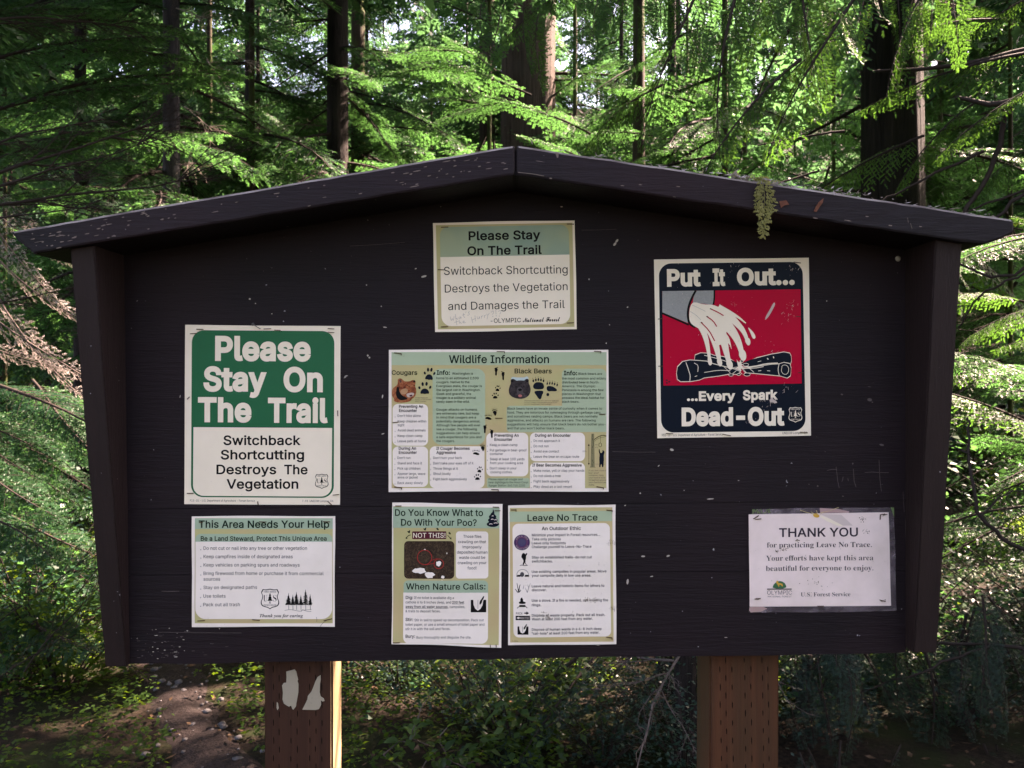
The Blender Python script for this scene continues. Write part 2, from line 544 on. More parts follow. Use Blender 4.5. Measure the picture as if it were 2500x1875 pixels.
def paw(P, x0, y0, x1, y1, mat, lay=6, rot=0.0, part="paw_print"):
    part = P.new(part)
    cx, cy, w, h = (x0 + x1) / 2, (y0 + y1) / 2, (x1 - x0) / 2, (y1 - y0) / 2
    def r(x, y): return (cx + x * w * math.cos(rot) - y * h * math.sin(rot), cy + x * w * math.sin(rot) + y * h * math.cos(rot))
    pad = [(-.05, .05), (.35, .15), (.65, .6), (.6, .92), (.25, .88), (0, .96), (-.3, .88), (-.65, .92), (-.68, .6), (-.4, .18)]
    P.poly(part, mat, [r(*p) for p in pad], lay, 1)
    for (a, b, e, f, g) in ((-.82, -.05, .17, .24, -.4), (-.33, -.62, .18, .32, -.1), (.25, -.66, .18, .32, .1), (.80, -.12, .17, .26, .4)):
        c = r(a, b); P.ell(part, mat, c[0], c[1], e * w, f * h, lay, g + rot, 12)
def foot(P, x0, y0, x1, y1, mat, m=1, lay=6):
    W, H = x1 - x0, y1 - y0
    f = [(.75, .08), (.95, .2), (.9, .4), (.7, .55), (.72, .8), (.6, .97), (.35, .97), (.25, .8), (.3, .55), (.12, .35), (.15, .15), (.4, .08)]
    fx = lambda u: u if m > 0 else 1 - u
    P.poly("footprint", mat, [(x0 + fx(u) * W, y0 + v * H) for u, v in f], lay, 1)
    for k in range(5): P.ell("footprint", mat, x0 + fx(.95 - k * .2) * W, y0 + (.0 + k * .03) * H, .10 * W, .05 * H, lay)
def claws(P, x0, y0, x1, y1, mat, lay=6, tall=True):
    W, H = x1 - x0, y1 - y0
    pad = [(.2, .45), (.5, .38), (.85, .5), (.85, .7), (.7, .95), (.5, 1.0), (.4, .8), (.15, .65)] if tall else [(.1, .62), (.45, .5), (.9, .72), (.95, .95), (.6, .98), (.35, .85), (.1, .85)]
    P.poly("bear_track", mat, [(x0 + u * W, y0 + v * H) for u, v in pad], lay, 1)
    for k in range(5):
        u = .08 + .2 * k; v = .22 + .5 * (u - .45) ** 2
        P.ell("bear_track", mat, x0 + u * W, y0 + (v + .06) * H, .06 * W, .09 * H, lay)
        P.ell("bear_track", mat, x0 + u * W, y0 + (v - .14) * H, .025 * W, .03 * H, lay)
# ------------------------------------------------------------------ the notice board
def W3(px, py, depth):
    """a point seen at photo pixel (px, py) lying depth metres in front of the lens"""
    return Vector(((px - 1250) * depth / FPX, depth - DIST, EYE + (937.5 - py) * depth / FPX))

WOOD = painted_wood("dark_brown_paint", (.0062, .0031, .0044), alt=(.0135, .0056, .0074))
WOODV = painted_wood("dark_brown_paint_upright", (.0145, .0075, .0068), vert=True, chips=.0, alt=(.019, .010, .009))
WOODR = painted_wood("dark_brown_paint_roof", (.0062, .0040, .0052), alt=(.0135, .0052, .0070))
WOODL = painted_wood("dark_brown_paint_flaking", (.0062, .0040, .0052), alt=(.0135, .0052, .0070))

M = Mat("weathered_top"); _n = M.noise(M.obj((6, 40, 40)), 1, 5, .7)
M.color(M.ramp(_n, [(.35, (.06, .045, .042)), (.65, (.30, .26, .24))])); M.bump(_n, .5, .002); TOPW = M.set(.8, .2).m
def mk_post(name, ca, cb, cc):
    M = Mat(name)
    g = M.noise(M.obj((70, 70, 2.2)), 1, 6, .7, .6)
    b = M.noise(M.obj((9, 9, 1.2)), 1, 3, .6)
    c = M.mix(M.ramp(g, [(.3, (0, 0, 0)), (.72, (1, 1, 1))]), ca, cb)
    c = M.mix(M.ramp(b, [(.45, (0, 0, 0)), (.65, (1, 1, 1))]), c, cc)
    M.color(c); M.bump(g, .6, .002); M.set(.75, .25); return M.m
POSTL = mk_post("treated_post_dark", (.028, .0095, .0050), (.058, .021, .010), (.034, .014, .008))
POSTR = mk_post("treated_post_orange", (.050, .016, .0065), (.100, .034, .013), (.040, .024, .010))
SLIT = Mat("incised_slit"); SLIT.color((.006, .004, .003)); SLIT = SLIT.set(.9, .1).m
PEEL = ink("old_poster_backing", (.34, .29, .22), .7, .35)

board = empty("notice_board", (0, .05, 0), "dark brown painted trail notice board with a low gabled top on two timber posts", "notice board")
def bpart(name, V, F, m, bevel=.0015, parent=None, seg=1):
    me = mesh(name, V, F, [m])
    bm = bmesh.new(); bm.from_mesh(me)
    bmesh.ops.recalc_face_normals(bm, faces=bm.faces)
    if bevel: bmesh.ops.bevel(bm, geom=list(bm.edges), offset=bevel, segments=seg, affect='EDGES')
    # move into parent space
    off = Vector((0, .05, 0))
    for v in bm.verts: v.co -= off
    bm.to_mesh(me); bm.free()
    return link(name, me, parent or board)
def prism(front, back):
    n = len(front)
    return list(front) + list(back), [tuple(range(n)), tuple(range(2 * n - 1, n - 1, -1))] + [(i, i + n, (i + 1) % n + n, (i + 1) % n) for i in range(n)]
def wobble_slab(front, back, m, name, bevel, cuts=26, amp=.0012, seed=1):
    V, F = prism(front, back)
    me = mesh(name, V, F, [m]); bm = bmesh.new(); bm.from_mesh(me)
    bmesh.ops.recalc_face_normals(bm, faces=bm.faces)
    ed = [e for e in bm.edges if e.calc_length() > .5]
    bmesh.ops.subdivide_edges(bm, edges=ed, cuts=cuts, use_grid_fill=True)
    r = random.Random(seed)
    for v in bm.verts:
        v.co.z += r.uniform(-1, 1) * amp * .6; v.co.y += r.uniform(-1, 1) * amp * .5
    sharp = [e for e in bm.edges if len(e.link_faces) == 2 and e.calc_face_angle(0) > 1.0]
    bmesh.ops.bevel(bm, geom=sharp, offset=bevel, segments=2, affect='EDGES', profile=.5)
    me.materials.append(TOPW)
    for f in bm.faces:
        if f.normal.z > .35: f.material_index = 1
    off = Vector((0, .05, 0))
    for v in bm.verts: v.co -= off
    bm.to_mesh(me); bm.free()
    return link(name, me, board)

# panel: three wide rough sawn boards with their joints where the photograph shows them
XL, XR = (300 - 1250) * K, (2212 - 1250) * K
def zz(py): return EYE + (937.5 - py) * K
def ptop(x):   # under side of the gabled top seen against the panel
    px = x / K + 1250
    return zz(465 + abs(px - 1252) * (.165 if px < 1252 else .147)) + .012
edge = lambda x, pl, pr: zz(pl + (pr - pl) * (x / K + 1250 - 300) / 1912)
rows = [(None, (1243, 1222)), ((1243, 1222), (1404, 1392)), ((1404, 1392), (1622, 1594))]
for k, (t, b) in enumerate(rows):
    n = 24; g = .0005
    xs = [XL + (XR - XL) * i / n for i in range(n + 1)]
    xs = sorted(xs + [(1252 - 1250) * K])
    rr = random.Random(k)
    lo = [(x, 0.0, edge(x, *b) + (g if k < 2 else rr.uniform(-.0012, .0012))) for x in xs]
    hi = [(x, 0.0, (ptop(x) if t is None else edge(x, *t) - g)) for x in xs]
    dy = (0, .0006, .0002)[k]
    V = []
    for y in (dy, .019): V += [(x, y, z) for x, _, z in lo] + [(x, y, z) for x, _, z in hi]
    m = len(xs); F = []
    for i in range(m - 1):
        F += [(i, i + 1, m + i + 1, m + i), (2 * m + i + 1, 2 * m + i, 3 * m + i, 3 * m + i + 1), (i, 2 * m + i, 2 * m + i + 1, i + 1), (m + i, m + i + 1, 3 * m + i + 1, 3 * m + i)]
    F += [(0, m, 3 * m, 2 * m), (m - 1, 3 * m - 1, 4 * m - 1, 2 * m - 1)]
    o = bpart("panel_board", V, F, WOOD, 0)

# sheet added behind the boards so no light shows through the joints
V, F = prism([(XL, .0195, zz(1600)), (XR, .0195, zz(1575)), (XR, .0195, zz(640)), (0, .0195, zz(480)), (XL, .0195, zz(640))], [(XL, .0215, zz(1600)), (XR, .0215, zz(1575)), (XR, .0215, zz(640)), (0, .0215, zz(480)), (XL, .0215, zz(640))])
bpart("light_stop_sheet", V, F, WOOD, 0)
# uprights at either end, deeper at the top than at the foot
def upright(xo_t, xi_t, d_t, xo_b, xi_b, d_b, pyt, pyb, m):
    # x in metres, d = how far the front edge stands before the panel
    zt = EYE + (937.5 - pyt) * (DIST - d_t) / FPX; zb = EYE + (937.5 - pyb) * (DIST - d_b) / FPX
    n = 14; V = []; F = []
    rr = random.Random(int(pyt))
    for i in range(n + 1):
        t = i / n; z = zt + (zb - zt) * t; d = d_t + (d_b - d_t) * t; xo = xo_t + (xo_b - xo_t) * t; xi = xi_t + (xi_b - xi_t) * t
        j = rr.uniform(-.0006, .0006)
        V += [(xo + j, -d, z), (xi + j, -d, z), (xi, .032, z), (xo, .032, z)]
    for i in range(n):
        a = 4 * i
        for q in range(4): F.append((a + q, a + (q + 1) % 4, a + 4 + (q + 1) % 4, a + 4 + q))
    F += [(0, 1, 2, 3), (4 * n + 3, 4 * n + 2, 4 * n + 1, 4 * n)]
    me = mesh("side_board", V, F, [m]); bm = bmesh.new(); bm.from_mesh(me); bmesh.ops.recalc_face_normals(bm, faces=bm.faces)
    sh = [e for e in bm.edges if len(e.link_faces) == 2 and e.calc_face_angle(0) > 1.0]
    bmesh.ops.bevel(bm, geom=sh, offset=.0022, segments=2, affect='EDGES')
    for v in bm.verts: v.co.y -= .05
    bm.to_mesh(me); bm.free(); return link("side_board", me, board)
upright(-.825, -.7795, .115, -.811, -.768, .012, 596, 1628, WOODV)
upright(.840, .790, .115, .836, .7905, .033, 576, 1594, WOODV)

# gabled top: two planks meeting at the peak
YF, YB = -.128, .115
def rf(px, py): d = DIST + YF; return Vector(((px - 1250) * d / FPX, YF, EYE + (937.5 - py) * d / FPX))
def slab(front, name, m, seed):
    back = [Vector((p.x, YB, p.z)) for p in front]
    return wobble_slab(front, back, m, name, .0045, seed=seed)
slab([rf(1257.5, 354), rf(24, 565), rf(41, 586), rf(82, 619), rf(1257.5, 427)], "roof_plank", WOODL, 3)
slab([rf(1260.5, 354), rf(1260.5, 427), rf(2346, 590), rf(2405, 596), rf(2443, 584), rf(2477, 566), rf(2475, 536)], "roof_plank", WOODR, 9)

V, F = prism([(-.02, -.118, zz(358)), (-.02, -.118, zz(420)), (.03, -.118, zz(420)), (.03, -.118, zz(358))], [(-.02, .105, zz(358)), (-.02, .105, zz(420)), (.03, .105, zz(420)), (.03, .105, zz(358))])
V = [(x, y, EYE + (z - EYE) * (1.474 / 1.6) - .004) for x, y, z in V]
bpart("light_stop_block", V, F, WOOD, 0)  # filler added inside the peak to stop light through the gap

# posts
POSTS = mk_post("treated_post_sunlit_side", (.25, .165, .085), (.40, .29, .165), (.32, .22, .12))  # right face paler than the wood: sunlight put into its colour
def post(x0, x1, y0, y1, m, seed, side=None):
    V = []; F = []
    n = 6; r = random.Random(seed)
    zt, zb = EYE - .45, -.25
    for i in range(n + 1):
        z = zt + (zb - zt) * i / n; j = r.uniform(-.0008, .0008)
        V += [(x0 + j, y0, z), (x1 + j, y0, z), (x1 + j, y1, z), (x0 + j, y1, z)]
    for i in range(n):
        for q in range(4): F.append((4 * i + q, 4 * i + (q + 1) % 4, 4 * i + 4 + (q + 1) % 4, 4 * i + 4 + q))
    F += [(0, 1, 2, 3), (4 * n + 3, 4 * n + 2, 4 * n + 1, 4 * n)]
    me = mesh("post", V, F, [m]); bm = bmesh.new(); bm.from_mesh(me); bmesh.ops.recalc_face_normals(bm, faces=bm.faces)
    sh = [e for e in bm.edges if len(e.link_faces) == 2 and e.calc_face_angle(0) > 1.0]
    bmesh.ops.bevel(bm, geom=sh, offset=.004, segments=2, affect='EDGES')
    for v in bm.verts: v.co.y -= .05
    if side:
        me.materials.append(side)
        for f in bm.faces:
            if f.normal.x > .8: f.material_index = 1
    bm.to_mesh(me); bm.free(); return link("post", me, board)
PY = .022
dp = DIST + PY
pxm = lambda px: (px - 1250) * dp / FPX
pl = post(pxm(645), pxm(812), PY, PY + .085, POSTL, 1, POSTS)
pr = post(pxm(1732), pxm(1901), PY, PY + .115, POSTR, 2)
def slits(par, cols, x_off, seed, sz=11.0):
    """short incising cuts, in staggered columns"""
    V, F = [], []
    r = random.Random(seed)
    for k, cx in enumerate(cols):
        ph = 21 * (k % 2)
        py = 1590 + ph
        while py < 2300:
            cx2 = cx + (py - 1600) * x_off + r.uniform(-.8, .8); h = sz * r.uniform(.85, 1.15) * .82; w = 1.2
            x, z = pxm(cx2), EYE + (937.5 - py) * dp / FPX; hw = w * dp / FPX; hh = h * dp / FPX; b = len(V); y = PY - .0006 - .05
            V += [(x, y, z + hh), (x + hw, y, z + hh * .3), (x + hw * .8, y, z - hh * .6), (x, y, z - hh), (x - hw * .8, y, z - hh * .4), (x - hw, y, z + hh * .5)]
            F.append((b, b + 5, b + 4, b + 3, b + 2, b + 1)); py += 43.5 * (1 + r.uniform(-.02, .02))
    o = link("incising_cuts", mesh("incising_cuts", V, F, [SLIT]), par); tag(o, kind="stuff")
slits(pr, [1757, 1771, 1786, 1817, 1832, 1860, 1874], .014, 1)
slits(pl, [668, 682, 711, 726, 757, 771, 786], .0, 2, 12)
def peel(pts, y=.0011):
    V, T = fill_loops([[(pxm(a), EYE + (937.5 - b) * dp / FPX) for a, b in pts]])
    n = len(V); VV = [(a, PY - y - .05, b) for a, b in V] + [(a, PY - .05, b) for a, b in V]
    cnt = {}
    for t in T:
        for i in range(3): e = (t[i], t[(i + 1) % 3]); cnt[tuple(sorted(e))] = cnt.get(tuple(sorted(e)), 0) + 1
    F = [t for t in T] + [(a, b, b + n, a + n) for (a, b), c in cnt.items() if c == 1]
    me = mesh("peeled_paper", VV, F, [PEEL]); link("peeled_paper", me, pl)
def Q(x, y): return 150 + x / 2.949, 1500 + y / 2.949
peel([Q(*p) for p in [(1620, 410), (1665, 398), (1680, 393), (1692, 410), (1700, 445), (1706, 470), (1700, 478), (1708, 500), (1707, 560), (1700, 600), (1692, 640), (1690, 660), (1672, 684), (1664, 680), (1655, 655), (1640, 662), (1625, 655), (1603, 640), (1593, 610), (1596, 560), (1590, 510), (1602, 492), (1620, 490), (1622, 450)]])
peel([Q(*p) for p in [(1866, 436), (1868, 470), (1862, 500), (1860, 560), (1868, 590), (1890, 605), (1895, 622), (1880, 625), (1868, 615), (1870, 650), (1855, 680), (1830, 686), (1735, 684), (1750, 655), (1772, 610), (1775, 585), (1800, 555), (1815, 520), (1830, 480), (1845, 450)]])
peel([Q(*p) for p in [(1552, 630), (1560, 640), (1565, 675), (1556, 688), (1550, 670)]])

# marks that the photograph shows on the paint: scratched signs, flecks, a torn scrap
SCR = ink("scratch_pale", (.10, .078, .076), .7, .1)
class Marks(Poster):
    def __init__(s): s.ox = s.oy = 0; s.sc = 1; s.warp = 0; s.gap = .0003; s.c = Vector((0, .05, 0)); s.parts = {}; s.root = board
MK = Marks()
MK.P = lambda x, y, lay: ((x - 1250) * K, -.05 - .0004 - lay * LAY, EYE + (937.5 - y) * K)
def R(x, y): return 1960 + x / 4.6075, 900 + y / 4.6075
for pts in ([(270, 1145), (330, 1132), (382, 1132)], [(372, 1102), (382, 1180), (390, 1260), (408, 1342)], [(452, 1215), (446, 1255), (435, 1270)], [(505, 1230), (510, 1265)],
            [(566, 1125), (572, 1200), (575, 1265), (598, 1332)], [(695, 1167), (780, 1162), (860, 1168), (965, 1170)], [(855, 1025), (860, 1130), (866, 1250), (882, 1380)]):
    MK.stroke("scratch_mark", SCR, [R(*p) for p in pts], 1.0, 0)
for (x, y, a, b) in ((560, 1068, 1.8, 2.4), (438, 290, 3, 1.8), (885, 857, 6, 2.6), (750, 350, 6, 4), (780, 378, 2, 1.5), (165, 1320, 2, 2), (68, 1300, 1.5, 1.2), (250, 935, 1.2, 1), (745, 203, 4.5, .7), (450, 1435, 2.6, 1.3)):
    p = R(x, y); MK.ell("paint_fleck", SCR, p[0], p[1], a, b, 0, .2, 7)
CH = ink("bare_wood_chip", (.46, .40, .34), .7, .2)
for (x, y, a, b, r_) in ((1506, 588, 5, 2.6, -.9), (1501, 596, 5.5, 2.8, -.9), (1035, 675, 7, 2.4, -.25), (1015, 656, 2.6, 1.2, -.5), (940, 799, 5, 1.4, .1), (898, 868, 2.2, 2.4, 0), (902, 873, 2.2, 2.2, 0), (895, 696, 1.6, 1.4, 0),
                        (931, 748, 1.4, 1.5, 0), (1532, 750, 2.2, 1.4, -.6), (1438, 682, 1.4, 2.2, .1), (1480, 838, 1.6, 1.8, 0), (1488, 793, 1.4, 1.3, 0), (1608, 1137, 3, 1.2, -.8), (1640, 1098, 5, 3, .3), (1563, 1204, 2, 1.8, 0), (1526, 1234, 2.6, 1.2, -.5),
                        (1570, 1358, 5, 2.2, 0), (1631, 1357, 4.4, 2.2, -.3), (1532, 1420, 2.8, 7, .1), (1591, 1407, 4, 1.3, -.2), (1734, 1218, 9, 1.4, -.06), (1670, 1197, 1.3, 1.3, 0), (1803, 1173, 2, 1, 0), (610, 730, 2.5, 2.2, 0), (624, 741, 1.6, 1.6, 0),
                        (664, 766, 1.5, 1.5, 0), (845, 918, 4.5, 1.3, -.3), (842, 922, 3, .9, -.3), (934, 968, 1.5, 5, .2), (935, 1059, 4, 1.3, -.3), (440, 968, .8, 4, .2), (2018, 735, 1.2, 1.6, 0), (1460, 1575, 4, .8, 0), (1772, 1556, 4, .8, 0), (1310, 470, 2.4, 1, 0), (1371, 505, 3, 1.3, 0)):
    MK.ell("paint_fleck", CH, x, y, a, b, 0, r_, 7)
rr = random.Random(5)
for k in range(75):
    x = rr.gauss(400, 55); y = 1610 - 75 * rr.random() ** 1.6 - .02 * (x - 340)
    if x > 335 and y < 1608: MK.ell("paint_fleck", SCR if k % 3 else CH, x, y, rr.choice((1, 1.5, 2.5, 5)), rr.uniform(.4, 1.1), 0, -.03, 6)
for k in range(150):
    MK.ell("paint_fleck", SCR, rr.uniform(330, 2180), rr.uniform(560, 1590), rr.uniform(.4, 1.1), rr.uniform(.35, .9), 0, rr.uniform(0, 3), 6)
for (xa, ya, xb, yb, w) in ((388, 1543, 590, 1545, .8), (395, 1443, 438, 1443, 1.2), (855, 601, 988, 592, .6), (1420, 562, 1505, 560, .6), (1495, 1102, 1600, 1104, .7), (570, 1100, 575, 1103, .6), (2210, 1270, 2214, 1560, .7), (2204, 1200, 2207, 1250, .7)):
    MK.stroke("scratch_mark", SCR, [(xa, ya), ((xa + xb) / 2, (ya + yb) / 2 + .6), (xb, yb)], w, 1)
MK.finish()
RFK = Marks(); RFK.P = lambda x, y, lay: ((x - 1250) * (DIST + YF) / FPX, YF - .05 - .0007 - lay * LAY, EYE + (937.5 - y) * (DIST + YF) / FPX)
CHIP = ink("flaked_paint", (.14, .105, .095), .7, .35)
rr = random.Random(21)
for (cx, sx, n, v0, v1) in ((110, 90, 60, .05, .95), (250, 90, 34, .0, .8), (420, 130, 22, .0, .5), (1130, 110, 44, .0, .75), (1000, 120, 22, .1, .9), (760, 200, 16, .1, .9), (1500, 250, 16, .1, 1.0), (2050, 200, 12, .5, 1.0)):
    for k in range(int(n * .5)):
        x = rr.gauss(cx, sx * .6)
        if not 70 < x < 2380 or 1245 < x < 1270: continue
        v = rr.uniform(v0, v1) ; top = 358 + abs(x - 1258) * (.171 if x < 1258 else .149); y = top + 5 + 62 * v
        a = -.17 if x < 1258 else .15; L = rr.choice((2, 3, 3, 4, 6, 9)) * rr.uniform(.7, 1.4); w = rr.uniform(.7, 1.9)
        if x < 130: y = min(y, 600)
        pts = [(x + L * math.cos(t) * rr.uniform(.75, 1.1) + a * 0, y + w * math.sin(t) * rr.uniform(.6, 1.2) + a * L * math.cos(t)) for t in [2 * PI * q / 9 for q in range(9)]]
        RFK.poly("paint_fleck", CHIP, pts, 0)
RFK.poly("paint_fleck", CHIP, [(1355, 372), (1364, 374), (1363, 385), (1360, 386), (1357, 378)], 1)
RFK.stroke("scratch_mark", CHIP, [(1265, 421), (1300, 425), (1328, 430)], 1.4, 1)
for (x, y, a, b) in ((2300, 470, 3, 10), (2215, 532, 2, 12), (2222, 545, 4, 14)): RFK.stroke("scratch_mark", CHIP, [(x, y), (x + a, y + b)], .9, 1)
RFK.finish()
for c in board.children:
    if c.name.startswith(("paint_fleck", "scratch_mark")): c["kind"] = "stuff"
# ------------------------------------------------------------------ the eight notices
RU = RUST
# A: green trail sign
A = Poster("trail_sign", "large green and white sign lettered Please Stay On The Trail, Switchback Shortcutting", "sign", 430, 780, 3.531, [(80, 47), (1418, 58), (1413, 1598), (72, 1592)], CREAM, 0, 1)
A.rrect("printed_frame", FGREEN, [(138, 92), (1366, 101), (1360, 1538), (130, 1530)], 105, 1)
A.rrect("white_field", CREAM, [(152, 928), (1346, 935), (1342, 1526), (147, 1519)], 92, 2, "0011")
for t, a, b, y, y2 in (("Please", 338, 1163, 344, 349), ("Stay", 237, 783, 607, 609), ("On", 927, 1266, 612, 614), ("The", 190, 652, 872, 874), ("Trail", 793, 1308, 877, 880)):
    A.text(t, a, b, y, 190, CREAM, 3, bold=.036, b2=y2)
for t, a, b, y in (("Switchback", 410, 1075, 1080), ("Shortcutting", 387, 1105, 1204), ("Destroys", 350, 865, 1331), ("The", 933, 1135, 1332), ("Vegetation", 437, 1055, 1456)):
    A.text(t, a, b, y, 78, BLACK, 4, bold=.018)
shield(A, 1198, 1328, 1316, 1460, BLACK, CREAM, 4)
A.text("F13-10 - U.S. Department of Agriculture - Forest Service", 122, 680, 1568, 17, BLACK, 2, b2=1570)
A.text("7-93  UNICOR Lompoc, CA", 1088, 1357, 1572, 17, BLACK, 2)
for q in ((180, 84, 235, 86), (128, 123, 180, 120), (760, 82, 818, 80), (852, 92, 900, 94), (1312, 78, 1362, 82), (1312, 110, 1362, 114), (100, 686, 118, 668), (1395, 787, 1396, 830), (100, 1497, 150, 1497), (1355, 1512, 1405, 1507), (706, 1570, 710, 1594), (1310, 1567, 1342, 1596)):
    A.staple(*q)
A.staple(680, 50, 728, 80, STEEL, 3)
A.finish()

# B: this area needs your help
B = Poster("land_steward_notice", "notice headed This Area Needs Your Help, directly below the green trail sign", "notice", 450, 1240, 5.185, [(100, 103), (1912, 100), (1906, 1498), (102, 1502)], WHITE, .0014, 2, .0012)
B.box("coloured_ground", KHAKI, 138, 128, 1882, 1455, 0, 1)
B.box("heading_band", TGREEN, 138, 130, 1882, 265, 0, 2)
B.box("heading_band", TGREEN, 146, 326, 1876, 428, 70, 3, "1100")
B.box("text_field", WHITE, 148, 425, 1874, 1402, 130, 4, "0011")
B.text("This Area Needs Your Help", 188, 1838, 247, 88, TITLE, 6, bold=.016)
B.text("Be a Land Steward, Protect This Unique Area", 215, 1805, 411, 55, TITLE, 6, bold=.014)
for t, x1, y in (("Do not cut or nail into any tree or other vegetation", 1558, 526), ("Keep campfires inside of designated areas", 1378, 632), ("Keep vehicles on parking spurs and roadways", 1465, 738), ("Bring firewood from home or purchase it from commercial", 1768, 845), ("sources", 460, 917),
                 ("Stay on designated paths", 925, 1022), ("Use toilets", 530, 1130), ("Pack out all trash", 710, 1238)):
    B.text(t, 250, x1, y, 42, GREY, 6, bold=.004)
    if t != "sources": B.ell("bullet", GREY, 216, y, 6, 6, 6, 0, 8)
shield(B, 970, 1015, 1208, 1280, BLACK, WHITE, 5)
rr = random.Random(3)
for cx, top, w in ((1325, 1075, 55), (1378, 1095, 38), (1425, 1060, 58), (1480, 1100, 42), (1540, 1030, 66), (1598, 1090, 36)):
    bot = 1215; B.stroke("tree_drawing", BLACK, [(cx, top), (cx + 3, 1285)], 5, 6)
    for k in range(11):
        v = (k + .5) / 11; y = top + (bot - top) * v
        for s_ in (-1, 1):
            L = w * (v ** .8) * rr.uniform(.6, 1.05); B.poly("tree_drawing", BLACK, [(cx, y - 4), (cx + s_ * L * .6, y + rr.uniform(0, 8)), (cx + s_ * L, y + rr.uniform(6, 16)), (cx + s_ * L * .5, y + 16), (cx, y + 12)], 6)
B.stroke("tree_drawing", BLACK, [(1275, 1292), (1350, 1278), (1450, 1302), (1500, 1300), (1480, 1290), (1560, 1285), (1615, 1278)], 4, 7, 2)
B.stroke("tree_drawing", BLACK, [(1500, 1280), (1560, 1305), (1612, 1304)], 4, 7, 2)
B.text("Thank you for caring", 960, 1508, 1378, 40, BLACK, 6, 'italic', 0)
for q in ((178, 1424, 265, 1418), (870, 1408, 958, 1416), (1772, 1420, 1872, 1396), (955, 172, 1040, 174), (1765, 170, 1845, 172), (195, 182, 235, 180)): B.staple(*q)
B.stroke("crease", GREY, [(1722, 1500), (1740, 1470), (1790, 1425), (1840, 1400)], 4, 6, 1)
B.stroke("crease", GREY, [(1675, 1375), (1684, 1400), (1680, 1435)], 4, 6, 1)
B.finish()

# C: small trail notice under the peak
C = Poster("switchback_notice", "cream notice under the peak with pencilled handwriting beside the words National Forest", "notice", 1040, 520, 5.3525, [(90, 131), (1943, 97), (1972, 1522), (120, 1558)], CREAM, .0008, 3, .0012)
C.quadgrid("coloured_border", KHAKI, [(130, 163), (1912, 131), (1940, 1488), (158, 1522)], 1)
C.rrect("heading_band", OLIVE, [(180, 188), (1863, 156), (1874, 545), (188, 579)], 110, 2, "1100")
C.rrect("text_field", CREAM, [(188, 579), (1874, 545), (1886, 1450), (206, 1482)], 130, 2, "0011")
def CT(t, x0, y0, x1, y1, cap, **k): C.text(t, x0, x1, y0, cap, k.pop('m', BLACK), 4, b2=y1, **k)
CT("Please Stay", 558, 357, 1495, 341, 110, bold=.022); CT("On The Trail", 542, 552, 1513, 534, 108, bold=.022)
CT("Switchback Shortcutting", 237, 812, 1850, 790, 105, bold=.0); CT("Destroys the Vegetation", 248, 1042, 1850, 1010, 103, bold=.0); CT("and Damages the Trail", 292, 1270, 1812, 1243, 103, bold=.0)
CT("-OLYMPIC", 846, 1438, 1240, 1427, 56, bold=.004); CT("National Forest", 1265, 1427, 1752, 1415, 56, style='script', bold=.012)
H = lambda pts, w=4: C.stroke("handwriting", PENCIL, pts, w, 5, 2)
for pts in ([(318, 1355), (332, 1420), (345, 1370), (358, 1418), (368, 1350)], [(385, 1325), (392, 1400), (402, 1368), (415, 1395)], [(450, 1355), (430, 1365), (432, 1388), (452, 1380), (455, 1352), (462, 1380)], [(490, 1310), (498, 1370), (512, 1362)], [(475, 1338), (510, 1325)], [(525, 1290), (520, 1308)], [(572, 1290), (548, 1300), (570, 1318), (560, 1338), (538, 1335)],
            [(395, 1395), (405, 1468)], [(372, 1432), (430, 1412)], [(435, 1400), (440, 1452), (452, 1425), (465, 1448)], [(482, 1432), (505, 1420), (495, 1408), (480, 1422), (488, 1442), (520, 1432)],
            [(592, 1360), (612, 1440)], [(640, 1340), (648, 1415)], [(598, 1402), (650, 1378)], [(668, 1350), (672, 1388), (692, 1382), (698, 1345), (702, 1385)], [(722, 1345), (726, 1380)], [(722, 1358), (745, 1340)], [(762, 1338), (764, 1372)], [(762, 1350), (785, 1332)], [(795, 1318), (805, 1348), (828, 1308)], [(808, 1345), (798, 1390)],
            [(850, 1300), (878, 1275), (888, 1300), (868, 1328)], [(912, 1270), (916, 1325)], [(945, 1290), (972, 1270), (985, 1292), (962, 1325)]): H(pts)
for x, y in ((874, 1352), (918, 1345), (958, 1348)): C.ell("handwriting", PENCIL, x, y, 5, 5, 5)
for q in ((203, 190, 288, 188), (1845, 148, 1928, 150), (160, 742, 235, 745), (200, 1490, 288, 1484), (1843, 1438, 1928, 1434)): C.staple(*q)
C.finish()

# D: wildlife information, two enlargements joined
D = Poster("wildlife_notice", "wide Wildlife Information notice with cougar and black bear heads and paw prints", "notice", 930, 840, 4.4828, [(87, 63), (2489, 64), (2491, 1610), (85, 1615)], WHITE, .0012, 4, .0012)
D.box("coloured_ground", KHAKI, 118, 88, 2466, 1575, 0, 1)
D.box("heading_band", HGREEN, 118, 88, 2467, 231, 0, 2)
D.text("Wildlife Information", 745, 1839, 207, 82, TITLE, 5, bold=.014)
D.text("Cougars", 120, 400, 336, 48, TITLE, 5, bold=.012); D.text("Black Bears", 1463, 1868, 320, 50, TITLE, 5, bold=.012)
D.box("info_field", HGREEN, 567, 270, 1141, 1100, 90, 2)
D.box("info_field", HGREEN, 1981, 270, 2466, 700, 60, 2, "1100"); D.box("info_field", HGREEN, 1376, 676, 2466, 962, 40, 3, "1001")
D.box("text_field", WHITE, 130, 655, 517, 1112, 60, 2); D.box("text_field", WHITE, 130, 1120, 517, 1562, 60, 2); D.box("text_field", WHITE, 535, 1118, 1134, 1575, 60, 2)
D.box("text_field", WHITE, 1154, 970, 1612, 1446, 60, 2); D.box("text_field", WHITE, 1631, 968, 2232, 1281, 60, 2); D.box("text_field", WHITE, 1631, 1295, 2232, 1575, 60, 2, "1100")
D.box("info_field", HGREEN, 1161, 1465, 1626, 1572, 20, 2)
